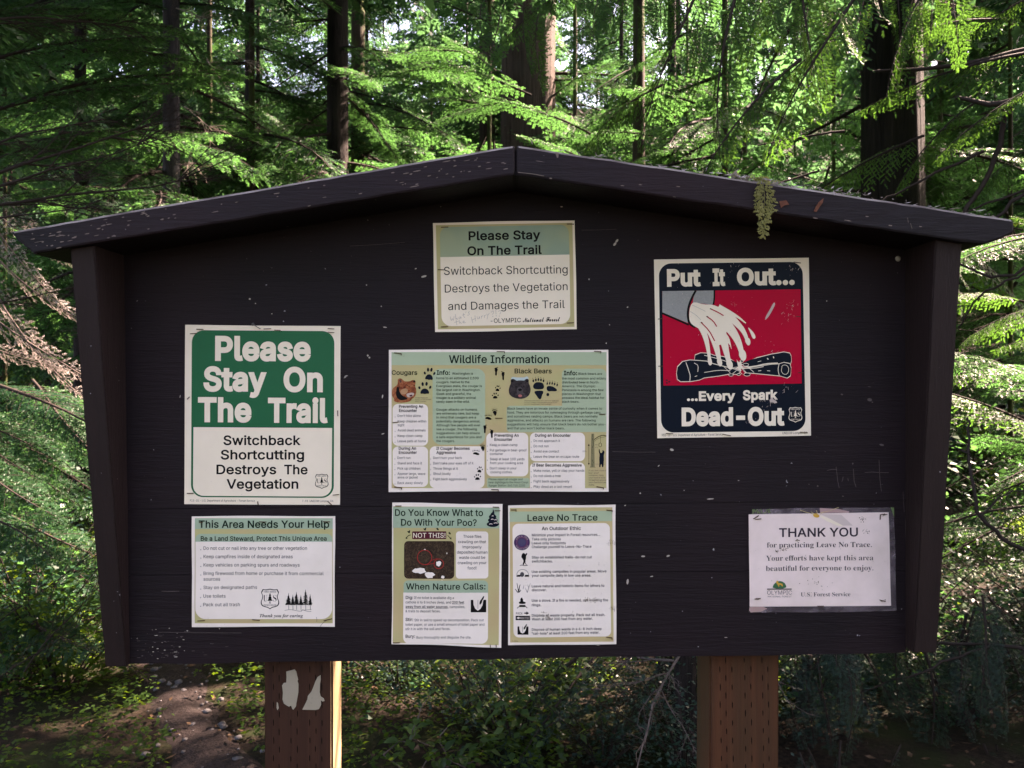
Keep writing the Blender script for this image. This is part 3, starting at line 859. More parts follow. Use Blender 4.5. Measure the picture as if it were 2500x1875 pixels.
D.text("Info:", 612, 755, 335, 46, TITLE, 5, bold=.02); D.text("Info:", 2001, 2146, 340, 46, TITLE, 5, bold=.02)
GT = lambda t, a, b, y: D.text(t, a, b, y, 25, TITLE, 5, bold=.004)
GT("Washington is", 780, 1008, 335)
for k, (t, b) in enumerate((("home to an estimated 2,500", 1070), ("cougars. Native to the", 970), ("Evergreen state, the cougar is", 1105), ("the largest cat in Washington.", 1090), ("Sleek and graceful, the", 988), ("cougar is a solitary animal", 1040), ("rarely seen in the wild.", 972), ("", 0), ("Cougar attacks on humans", 1052), ("are extremely rare, but keep", 1075), ("in mind that cougars are a", 1040), ("potentially dangerous animal.", 1087), ("Although few people will ever", 1088), ("see a cougar, the following", 1050), ("suggestions can help ensure", 1083), ("a safe experience for you and", 1100), ("the cougars.", 810))):
    if t: GT(t, 608, b, 385 + k * 42.9)
GT("Black bears are", 2161, 2419, 337)
for k, (t, b) in enumerate((("the most common and widely", 2462), ("distributed bear in North", 2378), ("America. The Olympic", 2346), ("Peninsula is among the few", 2436), ("places in Washington that", 2406), ("possess the ideal habitat for", 2443), ("black bears.", 2169))): GT(t, 1981, b, 388 + k * 42.3)
for k, (t, b) in enumerate((("Black bears have an innate sense of curiosity when it comes to", 2418), ("food. They are notorious for rummaging through garbage cans,", 2411), ("and sometimes raiding camps. Black bears are not normally", 2371), ("aggressive, and attacks on humans are rare. The following", 2349), ("suggestions will help ensure that black bears do not bother you-", 2456), ("and that you won't bother black bears.", 2008))): GT(t, 1383, b, 717 + k * 43)
def HD(t, a, b, y): D.text(t, a, b, y, 31, BLACK, 5, bold=.016)
def IT(t, a, b, y, bul=None):
    D.text(t, a, b, y, 26, GREY, 5, bold=.003)
    if bul: D.ell("bullet", GREY, bul, y, 4, 4, 5, 0, 8)
HD("Preventing An", 200, 463, 697); HD("Encounter", 200, 396, 742)
for t, b, y, u in (("Don't hike alone", 438, 797, 1), ("Keep children within", 497, 857, 0), ("sight", 258, 897, 0), ("Avoid dead animals", 490, 955, 1), ("Keep clean camp", 455, 1015, 1), ("Leave pets at home", 493, 1073, 1)): IT(t, 185, b, y, 157 if u else None)
HD("During An", 197, 386, 1155); HD("Encounter", 197, 395, 1200)
for t, b, y, u in (("Don't run", 325, 1256, 1), ("Stand and face it", 450, 1315, 1), ("Pick up children", 433, 1373, 1), ("Appear large, wave", 487, 1430, 1), ("arms or jacket", 405, 1470, 0), ("Back away slowly", 460, 1530, 1)): IT(t, 183, b, y, 155 if u else None)
HD("If Cougar Becomes", 608, 972, 1155); HD("Aggressive", 608, 822, 1200)
for t, b, y in (("Don't turn your back", 888, 1256), ("Don't take your eyes off of it", 1012, 1315), ("Throw things at it", 843, 1373), ("Shout loudly", 765, 1430), ("Fight back aggressively", 942, 1488)): IT(t, 574, b, y, 545)
HD("Preventing An", 1243, 1507, 1013); HD("Encounter", 1243, 1438, 1058)
for t, a, b, y, u in (("Keep a clean camp", 1193, 1494, 1115, 1), ("Put garbage in bear-proof", 1193, 1594, 1173, 1), ("container", 1193, 1336, 1213, 0), ("Sleep at least 100 yards", 1193, 1571, 1270, 1), ("from your cooking area", 1193, 1554, 1312, 0), ("Don't sleep in your", 1193, 1484, 1370, 1), ("cooking clothes.", 1199, 1441, 1412, 0)): IT(t, a, b, y, 1165 if u else None)
for t, b, y in (("Please report all cougar and", 1549, 1488), ("bear sightings to the Hood Canal", 1611, 1522), ("Ranger Station: 360.765.2200", 1576, 1557)): D.text(t, 1180, b, y, 22, TITLE, 5)
HD("During an Encounter", 1686, 2076, 1013)
for t, b, y in (("Do not approach it", 1959, 1070), ("Do not run", 1834, 1128), ("Avoid eye contact", 1949, 1185), ("Leave the bear an escape route", 2168, 1243)): IT(t, 1671, b, y, 1644)
HD("If Bear Becomes Aggressive", 1656, 2196, 1338)
for t, b, y in (("Make noise, yell or clap your hands", 2224, 1395), ("Do not climb a tree", 1966, 1453), ("Fight back aggressively", 2061, 1512), ("Play dead as a last resort", 2091, 1570)): IT(t, 1671, b, y, 1644)
for k, (t, b) in enumerate((("Cougar tracks are", 514), ("about 3-3 1/2\" in width", 552), ("and 3\" in length", 495))): D.text(t, 376, b, 592 + k * 20, 12, GREY, 5)
for k, (t, b) in enumerate((("Black bear front tracks are 3 1/2\" to 5\" wide and", 1942), ("4-4 1/2\" in length, while the rear tracks are 3 1/2\"", 1928), ("to 5 1/2\" in width and 7\" to 9\" in length.", 1866))): D.text(t, 1570, b, 625 + k * 20, 12, GREY, 5)
for k, (t, b) in enumerate((("If you don't have a", 2460), ("bear-proof", 2382), ("container, hang", 2434), ("your food at least", 2454), ("15 feet from ground", 2462), ("and 4 feet from tree", 2462), ("stump.", 2336))): D.text(t, 2272, b, 1390 + k * 26, 16, GREY, 5)
# tracks
paw(D, 470, 256, 598, 396, NAVY, rot=.1); paw(D, 410, 412, 556, 550, NAVY)
paw(D, 1249, 450, 1310, 518, BLACK, rot=.15); paw(D, 1214, 530, 1290, 598, BLACK); paw(D, 1051, 1335, 1116, 1405, BLACK, rot=.2); paw(D, 1019, 1418, 1096, 1487, BLACK)
foot(D, 1240, 255, 1281, 348, BLACK); foot(D, 1318, 302, 1358, 398, BLACK, -1); foot(D, 1118, 886, 1158, 978, BLACK); foot(D, 1194, 936, 1234, 1030, BLACK, -1)
claws(D, 1216, 692, 1276, 786, BLACK); claws(D, 1135, 758, 1216, 830, BLACK, tall=False); claws(D, 1086, 1077, 1142, 1173, BLACK); claws(D, 1002, 1144, 1084, 1215, BLACK, tall=False)
D.poly("bear_track", NAVY, [(1665, 450), (1690, 420), (1730, 415), (1772, 425), (1786, 460), (1780, 490), (1740, 497), (1690, 495), (1666, 480)], 5, 1)
D.poly("bear_track", NAVY, [(1680, 515), (1730, 508), (1776, 512), (1778, 535), (1762, 560), (1755, 595), (1738, 608), (1718, 590), (1700, 560), (1680, 535)], 5, 1)
D.poly("bear_track", NAVY, [(1812, 475), (1825, 458), (1870, 460), (1905, 478), (1928, 500), (1918, 518), (1870, 515), (1830, 518), (1814, 500)], 5, 1)
D.ell("bear_track", NAVY, 1826, 552, 16, 17, 5)
for k in range(5): D.ell("bear_track", NAVY, 1667 + k * 28, 402 - 14 * math.sin(k / 4 * PI), 9, 16, 5); D.ell("bear_track", NAVY, 1662 + k * 29, 374 - 14 * math.sin(k / 4 * PI), 3, 5, 5)
for k in range(5): D.ell("bear_track", NAVY, 1820 + k * 27, 432 - 10 * math.sin(k / 4 * PI) + k * 4, 8, 15, 5, .2); D.ell("bear_track", NAVY, 1822 + k * 27, 408 - 10 * math.sin(k / 4 * PI) + k * 4, 3, 5, 5)
# cougar head
D.poly("cougar_picture", COUGAR, [(186, 385), (215, 372), (245, 392), (262, 410), (320, 408), (350, 392), (380, 398), (382, 425), (375, 455), (390, 500), (388, 540), (372, 580), (340, 600), (330, 622), (270, 638), (190, 642), (140, 622), (150, 600), (124, 570), (120, 520), (135, 480), (180, 450), (188, 420)], 5, 1)
D.poly("cougar_picture", BLACK, [(185, 462), (172, 500), (165, 545), (180, 590), (215, 615), (262, 612), (300, 596), (262, 575), (228, 560), (205, 520), (200, 480)], 6, 1)
D.poly("cougar_picture", ink("ink_cougar_light", (.48, .24, .12)), [(215, 505), (270, 480), (300, 500), (290, 540), (240, 555), (215, 540)], 6, 1)
D.poly("cougar_picture", ink("ink_cougar_pale", (.55, .42, .34)), [(280, 545), (310, 535), (350, 530), (372, 545), (345, 575), (300, 585), (285, 570)], 6, 1)
D.poly("cougar_picture", MAROON, [(310, 560), (345, 552), (350, 568), (320, 578)], 7, 1)
D.stroke("cougar_picture", BLACK, [(288, 450), (305, 460), (322, 462)], 5, 7, 1); D.stroke("cougar_picture", BLACK, [(355, 448), (368, 455), (378, 452)], 5, 7, 1)
D.poly("cougar_picture", ink("ink_cougar_ear", (.10, .03, .03)), [(200, 392), (222, 388), (232, 415), (215, 430)], 6, 1); D.ell("cougar_picture", BLACK, 366, 408, 12, 12, 6)
# bear head
D.poly("bear_picture", ink("ink_pale_blue", (.42, .52, .50)), [(1425, 372), (1440, 360), (1500, 366), (1570, 366), (1600, 352), (1616, 370), (1610, 400), (1430, 405)], 4)
D.poly("bear_picture", BEARF, [(1418, 392), (1440, 378), (1468, 388), (1482, 402), (1520, 396), (1570, 400), (1582, 384), (1605, 378), (1620, 395), (1616, 425), (1632, 460), (1640, 500), (1628, 550), (1600, 580), (1560, 596), (1520, 600), (1470, 592), (1430, 575), (1402, 545), (1398, 500), (1410, 455), (1424, 430)], 5, 1)
for x in (1440, 1600): D.ell("bear_picture", BLACK, x, 405, 12, 12, 6)
D.poly("bear_picture", ink("ink_bear_muzzle", (.055, .045, .05)), [(1490, 480), (1520, 468), (1548, 480), (1558, 530), (1545, 560), (1500, 560), (1485, 530)], 6, 1)
D.ell("bear_picture", BLACK, 1522, 500, 20, 14, 7); D.ell("bear_picture", BLACK, 1478, 468, 8, 6, 6); D.ell("bear_picture", BLACK, 1562, 468, 8, 6, 6)
D.poly("bear_picture", ink("ink_tongue", (.45, .12, .11)), [(1500, 560), (1520, 550), (1550, 562), (1535, 580), (1508, 580)], 7, 1)
# food hanging drawing
BK = ink("ink_bark_drawing", (.20, .18, .09), .5, .3)
D.poly("hanging_drawing", BK, [(2302, 980), (2332, 980), (2334, 1100), (2338, 1340), (2352, 1350), (2285, 1350), (2294, 1330), (2298, 1150)], 3)
for k in range(9): D.stroke("hanging_drawing", BLACK, [(2303 + rr.uniform(0, 25), 985 + k * 40), (2303 + rr.uniform(0, 25), 1020 + k * 40)], 3, 4)
D.stroke("hanging_drawing", BLACK, [(2333, 1045), (2380, 1010), (2430, 995), (2466, 1005)], 7, 4, 1); D.stroke("hanging_drawing", BLACK, [(2333, 1065), (2385, 1025), (2462, 1012)], 3, 4, 1); D.stroke("hanging_drawing", BLACK, [(2402, 1005), (2401, 1080)], 3, 4)
D.stroke("hanging_drawing", BLACK, [(2385, 1090), (2400, 1078), (2412, 1090), (2415, 1115), (2400, 1125), (2384, 1115), (2385, 1090)], 5, 4)
D.poly("hanging_drawing", NAVY, [(2383, 1150), (2392, 1147), (2396, 1180), (2408, 1195), (2425, 1180), (2420, 1160), (2440, 1165), (2448, 1185), (2436, 1215), (2440, 1260), (2436, 1300), (2434, 1345), (2418, 1347), (2414, 1315), (2405, 1315), (2402, 1347), (2386, 1345), (2390, 1300), (2388, 1250), (2394, 1210), (2384, 1180)], 5, 1)
D.stroke("hanging_drawing", BLACK, [(2274, 1095), (2274, 1318)], 4, 4)
for y, s_ in ((1090, 1), (1323, -1)): D.poly("hanging_drawing", BLACK, [(2274, y), (2284, y + 22 * s_), (2264, y + 22 * s_)], 4)
D.stroke("hanging_drawing", GREY, [(2341, 1102), (2372, 1102)], 4, 4); D.text("4 ft.", 2343, 2374, 1137, 15, GREY, 5); D.text("10 ft.", 2206, 2250, 1180, 16, GREY, 5)
D.stroke("hanging_drawing", GREY, [(2340, 1312), (2452, 1314)], 2, 4)
for q in ((150, 96, 224, 104), (1271, 82, 1352, 84), (2334, 80, 2405, 82), (136, 856, 190, 853), (152, 1562, 228, 1570), (1254, 810, 1328, 811), (1212, 1590, 1284, 1592), (2361, 1558, 2433, 1568), (2391, 768, 2450, 766)): D.staple(*q, leg=1 if q[1] < 120 or q[1] > 1500 else 0)
D.finish()

# F: do you know what to do with your poo
E_ = Poster("toilet_advice_notice", "portrait notice asking Do You Know What to Do With Your Poo", "notice", 940, 1210, 4.366, [(82, 72), (1250, 90), (1237, 1612), (72, 1575)], WHITE, .0022, 5, .0012)
E_.quadgrid("coloured_ground", KHAKI, [(92, 110), (1222, 126), (1212, 1588), (86, 1560)], 1)
E_.quadgrid("heading_band", TGREEN, [(90, 116), (1222, 126), (1218, 345), (88, 340)], 2)
E_.text("Do You Know What to", 110, 1045, 210, 68, TITLE, 5, bold=.012, b2=213); E_.text("Do With Your Poo?", 174, 978, 315, 68, TITLE, 5, bold=.012, b2=318)
PD = "poo_drawing"
for cx, cy, a, b in ((1150, 300, 66, 30), (1150, 258, 52, 28), (1148, 222, 40, 26)): E_.ell(PD, NAVY, cx, cy, a, b, 4 + (cy < 260) + (cy < 230))
E_.poly(PD, NAVY, [(1118, 210), (1130, 185), (1148, 170), (1152, 135), (1165, 165), (1166, 190), (1178, 212)], 7, 1)
for (x, y, w) in ((1112, 300, 34), (1160, 290, 40), (1130, 250, 28), (1165, 256, 30), (1140, 215, 18)): E_.stroke(PD, COOL, [(x, y), (x + w / 2, y - 6), (x + w, y)], 7, 8)
E_.box("red_label", MAROON, 291, 378, 654, 461, 8, 3); E_.text("NOT THIS!", 302, 645, 446, 50, CREAM, 5, bold=.006)
for x, y, s_ in ((255, 380, 1), (425, 352, 1), (562, 350, -1), (690, 395, -1)):
    E_.poly("fly_drawing", TITLE, [(x - 18, y - 6), (x, y - 3), (x + 16 * s_, y - 22), (x + 14, y + 4), (x + 8, y + 20), (x - 8, y + 10)], 4, 1)
E_.stroke("arrow_drawing", TITLE, [(275, 415), (245, 425), (228, 452)], 7, 4, 1); E_.stroke("arrow_drawing", TITLE, [(668, 420), (705, 460)], 7, 4)
E_.poly("arrow_drawing", TITLE, [(222, 460), (224, 438), (246, 452)], 4); E_.poly("arrow_drawing", TITLE, [(710, 466), (690, 456), (706, 440)], 4)
E_.box("forest_floor_picture", FORESTFLOOR, 205, 482, 740, 881, 45, 3)
def blob(cx, cy, w, h, sd, m=WHITE):
    r = random.Random(sd); n = 13
    E_.poly("forest_floor_picture", m, [(cx + w / 2 * math.cos(2 * PI * k / n) * r.uniform(.65, 1.1), cy + h / 2 * math.sin(2 * PI * k / n) * r.uniform(.65, 1.1)) for k in range(n)], 4)
blob(370, 795, 165, 70, 1); blob(478, 840, 110, 82, 2); blob(620, 862, 40, 36, 3); blob(572, 722, 66, 62, 4); blob(425, 573, 22, 16, 5); blob(660, 612, 12, 20, 6); blob(345, 800, 110, 50, 8)
for cx, cy, a in ((423, 655, 78), (575, 723, 52)): E_.stroke("forest_floor_picture", ink("ink_circle_red", (.35, .02, .02)), [(cx + a * math.cos(t / 14 * 2 * PI), cy + a * math.sin(t / 14 * 2 * PI)) for t in range(15)], 7, 5, 1)
E_.stroke("forest_floor_picture", ink("ink_circle_red", (.35, .02, .02)), [(430, 735), (530, 715)], 5, 5); E_.stroke("forest_floor_picture", ink("ink_circle_red", (.35, .02, .02)), [(485, 690), (560, 665)], 5, 5)
E_.box("text_field", WHITE, 757, 378, 1101, 880, 35, 3)
for t, a, b, y in (("Those flies", 835, 1028, 446), ("crawling on that", 780, 1078, 503), ("improperly", 828, 1030, 559), ("deposited human", 768, 1092, 615), ("waste could be", 790, 1068, 671), ("crawling on your", 775, 1082, 727), ("food!", 880, 975, 783)): E_.text(t, a, b, y, 30, GREY, 5, bold=.006)
E_.box("heading_band", TGREEN, 200, 900, 1099, 1031, 50, 3, "1100"); E_.box("text_field", WHITE, 196, 1030, 1098, 1572, 70, 3, "0011")
E_.text("When Nature Calls:", 226, 1072, 995, 64, TITLE, 5, bold=.012)
E_.text("Dig:", 222, 300, 1098, 32, BLACK, 5, bold=.012); E_.text("Stir:", 220, 300, 1332, 32, BLACK, 5, bold=.012); E_.text("Bury:", 222, 322, 1508, 32, BLACK, 5, bold=.012)
for t, a, b, y, bo in (("If no toilet is available dig a", 313, 736, 1096, 0), ("cathole 6 to 8 inches deep, and", 220, 706, 1145, 0), ("200 feet", 718, 845, 1145, 1), ("away from all water sources", 220, 668, 1193, 1), (", campsites,", 672, 855, 1193, 0), ("& trails to deposit feces.", 220, 592, 1240, 0),
                       ("Stir in soil to speed up decomposition. Pack out", 315, 1052, 1335, 0), ("toilet paper, or use a small amount of toilet paper and", 220, 1060, 1382, 0), ("stir it in with the soil and feces.", 220, 697, 1428, 0), ("Bury thoroughly and disguise the site.", 338, 920, 1518, 0)):
    E_.text(t, a, b, y, 26, GREY, 5, bold=.016 if bo else .004)
    if bo: E_.stroke("bullet", GREY, [(a, y + 6), (b, y + 6)], 3, 5)
def trowel(P, x0, y0, x1, y1, lay=5):
    W, H_ = x1 - x0, y1 - y0; q = lambda u, v: (x0 + u * W, y0 + v * H_)
    P.poly("cathole_drawing", BLACK, [q(0, .25), q(.16, .25), q(.18, .55), q(.28, .78), q(.45, .9), q(.62, .8), q(.76, .58), q(.82, .25), q(1, .25), q(1, 1), q(0, 1)], lay)
    P.poly("cathole_drawing", BLACK, [q(.56, .52), q(.58, .34), q(.68, .22), q(.82, .02), q(.88, .03), q(.84, .16), q(.74, .3), q(.72, .42), q(.62, .54)], lay + 1, 1)
    P.stroke("cathole_drawing", GREY, [q(.46, .25), q(.46, .8)], 3, lay + 1)
trowel(E_, 915, 1062, 1079, 1240)
for q in ((118, 105, 175, 105), (1152, 118, 1212, 120), (1172, 157, 1226, 157), (92, 1560, 158, 1558), (1122, 1585, 1124, 1606), (1184, 1584, 1186, 1606)): E_.staple(*q)
E_.finish()

# G: leave no trace
G = Poster("outdoor_ethic_notice", "stained tan notice headed Leave No Trace, An Outdoor Ethic, right of the toilet advice", "notice", 1230, 1210, 4.3655, [(48, 102), (1188, 94), (1198, 1578), (48, 1592)], WHITE, .0022, 6, .0012)
G.quadgrid("coloured_border", TAN, [(64, 130), (1155, 122), (1168, 1552), (68, 1562)], 1)
G.quadgrid("heading_band", HGREEN, [(60, 168), (1150, 160), (1152, 270), (62, 278)], 2)
G.rrect("text_field", WHITE, [(92, 298), (1128, 290), (1142, 1496), (104, 1508)], 60, 2)
G.text("Leave No Trace", 252, 998, 267, 66, TITLE, 5, bold=.012, b2=262); G.text("An Outdoor Ethic", 403, 820, 364, 34, BLACK, 5, bold=.014, b2=362)
for t, b, y, y2 in (("Minimize your impact in Forest resources...", 1025, 430, 424), ("Take only pictures", 606, 473, 472), ("Leave only footprints", 658, 515, 514), ("Challenge yourself to Leave-No-Trace", 932, 556, 549), ("Stay on established trails-do not cut", 935, 668, 661), ("switchbacks.", 520, 710, 709), ("Use existing campsites in popular areas. Move", 1092, 822, 812), ("your campsite daily in low use areas.", 930, 863, 857),
                     ("Leave natural and historic items for others to", 1070, 975, 967), ("discover.", 455, 1015, 1014), ("Use a stove. If a fire is needed, use existing fire", 1110, 1125, 1122), ("rings.", 398, 1172, 1172), ("Dispose of waste properly. Pack out all trash.", 1078, 1283, 1277), ("Wash at least 200 feet from any water.", 945, 1322, 1318), ("Dispose of human waste in a 6-8 inch deep", 1040, 1434, 1426), ("\"cat-hole\" at least 200 feet from any water.", 1018, 1476, 1466)):
    G.text(t, 298, b, y, 26, GREY, 5, bold=.012, b2=y2)
G.ell("round_logo", PURPLE, 193, 495, 85, 84, 4, 0, 32); G.ell("round_logo", ink("ink_logo_blue", (.06, .05, .12)), 193, 495, 42, 42, 5, 0, 24)
G.stroke("round_logo", ink("ink_logo_line", (.30, .12, .16)), [(193 + 56 * math.cos(t / 20 * 2 * PI), 495 + 56 * math.sin(t / 20 * 2 * PI)) for t in range(21)], 4, 5)
for s_, word in ((1, "LEAVE NO TRACE"), (-1, "OUTDOOR ETHICS")):
    for k, ch in enumerate(word):
        if ch == ' ': continue
        a = -PI / 2 + (k - (len(word) - 1) / 2) * .165 if s_ > 0 else PI / 2 - (k - (len(word) - 1) / 2) * .165
        r_ = 63 if s_ > 0 else 76; cx, cy = 193 + r_ * math.cos(a), 495 + r_ * math.sin(a); t = a + PI / 2 if s_ > 0 else a - PI / 2
        G.text(ch, cx - 4 * math.cos(t), cx + 4 * math.cos(t), cy - 4 * math.sin(t), 11, COOL, 6, b2=cy + 4 * math.sin(t), part="round_logo", res=1)
G.poly("hiker_drawing", BLACK, [(186, 655), (190, 625), (205, 606), (222, 612), (232, 625), (240, 606), (250, 612), (248, 626), (236, 640), (238, 665), (228, 690), (222, 712), (214, 735), (200, 738), (206, 710), (212, 690), (198, 668)], 5, 1)
G.stroke("hiker_drawing", BLACK, [(172, 743), (195, 736), (215, 744), (255, 740)], 6, 5, 1); G.stroke("hiker_drawing", BLACK, [(228, 690), (226, 712), (240, 735)], 7, 5)
G.stroke("tent_drawing", GREY, [(136, 860), (142, 815), (170, 788), (205, 782), (240, 795), (262, 825), (268, 862)], 4, 5, 1); G.ell("tent_drawing", GREY, 195, 838, 22, 26, 4)
for x0, x1 in ((135, 178), (218, 266)): G.poly("tent_drawing", BLACK, [(x0, 862), (x0 + 10, 842), (x1, 842), (x1, 862)], 5)
for pts in ([(160, 1030), (140, 930)], [(158, 1028), (168, 960), (176, 945)], [(150, 1028), (120, 990)], [(165, 1024), (182, 1000)], [(250, 1028), (228, 980)], [(250, 1028), (268, 970), (284, 930)], [(205, 990), (215, 950)], [(262, 975), (255, 945)]): G.stroke("plant_drawing", BLACK if pts[0][0] < 200 else SOFT, pts, 9 if pts[0][0] < 170 else 5, 5, 0, lambda t: 1 - .5 * t)
G.poly("campfire_drawing", BLACK, [(180, 1120), (172, 1105), (190, 1075), (208, 1105), (202, 1122), (235, 1130), (232, 1145), (200, 1150), (160, 1145), (160, 1130)], 5, 1)
G.poly("campfire_drawing", BLACK, [(165, 1160), (228, 1160), (232, 1175), (165, 1175)], 5); G.stroke("campfire_drawing", BLACK, [(142, 1195), (160, 1178), (235, 1178), (250, 1192)], 6, 5)
G.text("PACK", 130, 200, 1262, 26, BLACK, 5); G.poly("pack_out_drawing", BLACK, [(218, 1240), (240, 1240), (240, 1228), (268, 1246), (240, 1264), (240, 1252), (218, 1252)], 5)
G.box("pack_out_drawing", BLACK, 126, 1275, 279, 1322, 0, 4); G.text("PACK IT OUT", 180, 272, 1312, 24, WHITE, 6); G.poly("pack_out_drawing", WHITE, [(134, 1298), (160, 1284), (160, 1293), (176, 1293), (176, 1303), (160, 1303), (160, 1312)], 6)
trowel(G, 146, 1360, 262, 1477, 4)
G.text("F-5014", 90, 150, 1555, 15, BLACK, 3)
STN = ink("mould_stain", (.12, .085, .05), .8, .3)
def stains(P, spots, n, w, sd):
    r = random.Random(sd)
    for (cx, cy, s_) in spots:
        for k in range(n):
            a, d = r.uniform(0, 6.3), s_ * r.random() ** .8
            P.ell("stain", STN, cx + d * math.cos(a), cy + d * .6 * math.sin(a), r.uniform(.3, 1) * w, r.uniform(.3, 1) * w * .7, 7, a, 7)
stains(G, [(410, 1262, 60), (470, 1290, 35), (965, 1112, 55), (880, 1105, 40)], 26, 6, 1)
stains(G, [(600, 900, 620), (1150, 500, 60), (1165, 1200, 50)], 60, 4, 2)
for q in ((78, 150, 130, 148), (1095, 152, 1152, 154), (1092, 1502, 1150, 1508)): G.staple(*q, leg=1)
G.finish()

# H: put it out
Hh = Poster("campfire_safety_sign", "navy and red Put It Out sign showing a bucket pouring water on burning logs", "sign", 1580, 610, 3.457, [(57, 82), (1362, 67), (1380, 1568), (85, 1590)], CREAM, 0, 7)
Hh.rrect("navy_ground", NAVY, [(97, 116), (1310, 102), (1336, 1528), (118, 1542)], 105, 1)
Hh.quadgrid("red_picture", RED, [(126, 350), (1292, 333), (1302, 1128), (137, 1146)], 2)
for t, a, b, y, y2 in (("Put", 167, 452, 302, 298), ("It", 552, 658, 297, 295), ("Out...", 757, 1243, 293, 286)): Hh.text(t, a, b, y, 128, CREAM, 4, bold=.042, b2=y2)
Hh.text("...Every", 335, 742, 1271, 72, CREAM, 4, bold=.036, b2=1268); Hh.text("Spark", 806, 1100, 1264, 74, CREAM, 4, bold=.036, b2=1259); Hh.text("Dead-Out", 290, 1157, 1478, 136, CREAM, 4, bold=.042, b2=1472)
Hh.poly("bucket_drawing", BUCKET, [(127, 349), (402, 345), (370, 410), (345, 480), (338, 540), (345, 612), (335, 615), (127, 527)], 3)
Hh.poly("bucket_drawing", BUCKET, [(415, 346), (560, 343), (560, 420), (548, 465), (470, 455), (395, 450), (380, 470), (390, 400)], 3)
Hh.stroke("bucket_drawing", BLACK, [(408, 346), (375, 405), (350, 470), (340, 530), (345, 590), (358, 630), (405, 655)], 18, 5, 2)
Hh.stroke("bucket_drawing", BLACK, [(566, 343), (566, 410), (558, 462)], 15, 4, 1); Hh.stroke("bucket_drawing", BLACK, [(127, 536), (240, 585), (350, 634)], 16, 4)
WTR = "water_drawing"
Hh.poly(WTR, CREAM, [(352, 560), (356, 500), (372, 455), (400, 440), (470, 462), (550, 462), (620, 492), (700, 535), (745, 572), (700, 575), (712, 610), (700, 640), (680, 690), (655, 700), (665, 745), (650, 790), (620, 800), (590, 808), (580, 830), (560, 790), (520, 720), (480, 680), (470, 690), (430, 662), (380, 635), (356, 600)], 6, 1)
DL = [7.0]
def drip(pts, w0, w1):
    DL[0] += .35
    Hh.stroke(WTR, CREAM, pts, 1, DL[0], 2, lambda t: w0 * (1 - t) + (w1 if t > .8 else w1 * .55) * t)
    p = pts[-1]; Hh.ell(WTR, CREAM, p[0], p[1] - w1 * .3, w1 * .56, w1 * .95, DL[0] + .15, -.12)
drip([(600, 480), (700, 530), (770, 570), (828, 618)], 46, 6)
Hh.poly(WTR, CREAM, [(845, 648), (880, 680), (905, 712), (914, 740), (900, 754), (885, 745), (868, 700)], 6.8, 1)
drip([(690, 560), (760, 625), (815, 690), (850, 785)], 70, 34)
drip([(640, 600), (720, 690), (770, 780), (806, 905)], 100, 50)
drip([(600, 640), (640, 740), (660, 840), (697, 985)], 100, 42)
drip([(520, 640), (560, 740), (590, 850), (612, 962)], 90, 34)
drip([(450, 640), (490, 730), (512, 830), (528, 956)], 60, 30)
Hh.poly(WTR, CREAM, [(640, 760), (690, 790), (712, 850), (705, 800), (690, 740), (660, 700)], 6.6, 1)
for pts in ([(530, 497), (600, 530), (642, 556)], [(500, 562), (555, 600), (585, 648)], [(452, 612), (520, 680), (568, 770)]): Hh.stroke(WTR, RED, pts, 9, 10, 1); Hh.ell(WTR, BLACK, pts[0][0] + 6, pts[0][1] + 3, 10, 5, 10, .4)
for pts in ([(375, 465), (430, 490), (490, 520)], [(360, 520), (410, 550), (450, 590)]): Hh.stroke(WTR, BUCKET, pts, 2.5, 10, 1)
def logs(pts, l):
    Hh.poly("log_drawing", CREAM, [(p[0] + (p[0] - sum(q[0] for q in pts) / len(pts)) * .018, p[1] + (6 if p[1] > sum(q[1] for q in pts) / len(pts) else -6)) for p in pts], l)
    Hh.poly("log_drawing", NAVY, pts, l + 1)
logs([(398, 930), (405, 890), (450, 872), (520, 875), (560, 892), (640, 903), (700, 925), (760, 952), (805, 985), (700, 1010), (500, 960)], 3)
logs([(790, 960), (860, 930), (930, 912), (1050, 882), (1110, 872), (1150, 864), (1200, 874), (1212, 900), (1214, 935), (1200, 985), (1100, 985), (900, 1000)], 3)
logs([(248, 1040), (256, 990), (298, 945), (360, 932), (430, 936), (500, 942), (560, 965), (620, 980), (720, 1005), (790, 1020), (760, 1050), (700, 1044), (600, 1062), (480, 1078), (440, 1096), (370, 1108), (282, 1110), (254, 1090)], 5)
logs([(800, 1010), (870, 995), (950, 982), (1050, 968), (1110, 965), (1150, 952), (1200, 962), (1212, 1000), (1206, 1060), (1178, 1080), (1120, 1062), (1080, 1058), (900, 1040), (830, 1035)], 5)
for pts, w in (([(325, 950), (340, 990), (352, 1030), (362, 1060), (358, 1105)], 6), ([(395, 955), (430, 975), (425, 1030)], 5), ([(480, 1035), (600, 1015), (700, 1020)], 5), ([(480, 890), (600, 920), (720, 960)], 5), ([(400, 1070), (420, 1062)], 5), ([(1110, 965), (1100, 1010), (1112, 1060)], 5),
               ([(1130, 990), (1145, 970), (1180, 975), (1195, 1010), (1180, 1050), (1145, 1050), (1128, 1020), (1135, 990)], 4), ([(800, 990), (900, 985), (1000, 960), (1100, 955)], 8), ([(800, 1000), (900, 1000), (980, 985)], 6), ([(1010, 915), (1020, 925)], 8), ([(1062, 900), (1066, 915)], 8), ([(1010, 1020), (1035, 1022)], 5), ([(935, 1022), (960, 1018)], 5), ([(930, 945), (960, 938)], 4), ([(640, 980), (700, 1040)], 4), ([(690, 1000), (780, 985), (840, 1040)], 4), ([(720, 1045), (760, 1010), (800, 1050)], 4), ([(860, 1000), (900, 1035)], 4)):
    Hh.stroke("log_drawing", CREAM, pts, w, 8, 1)
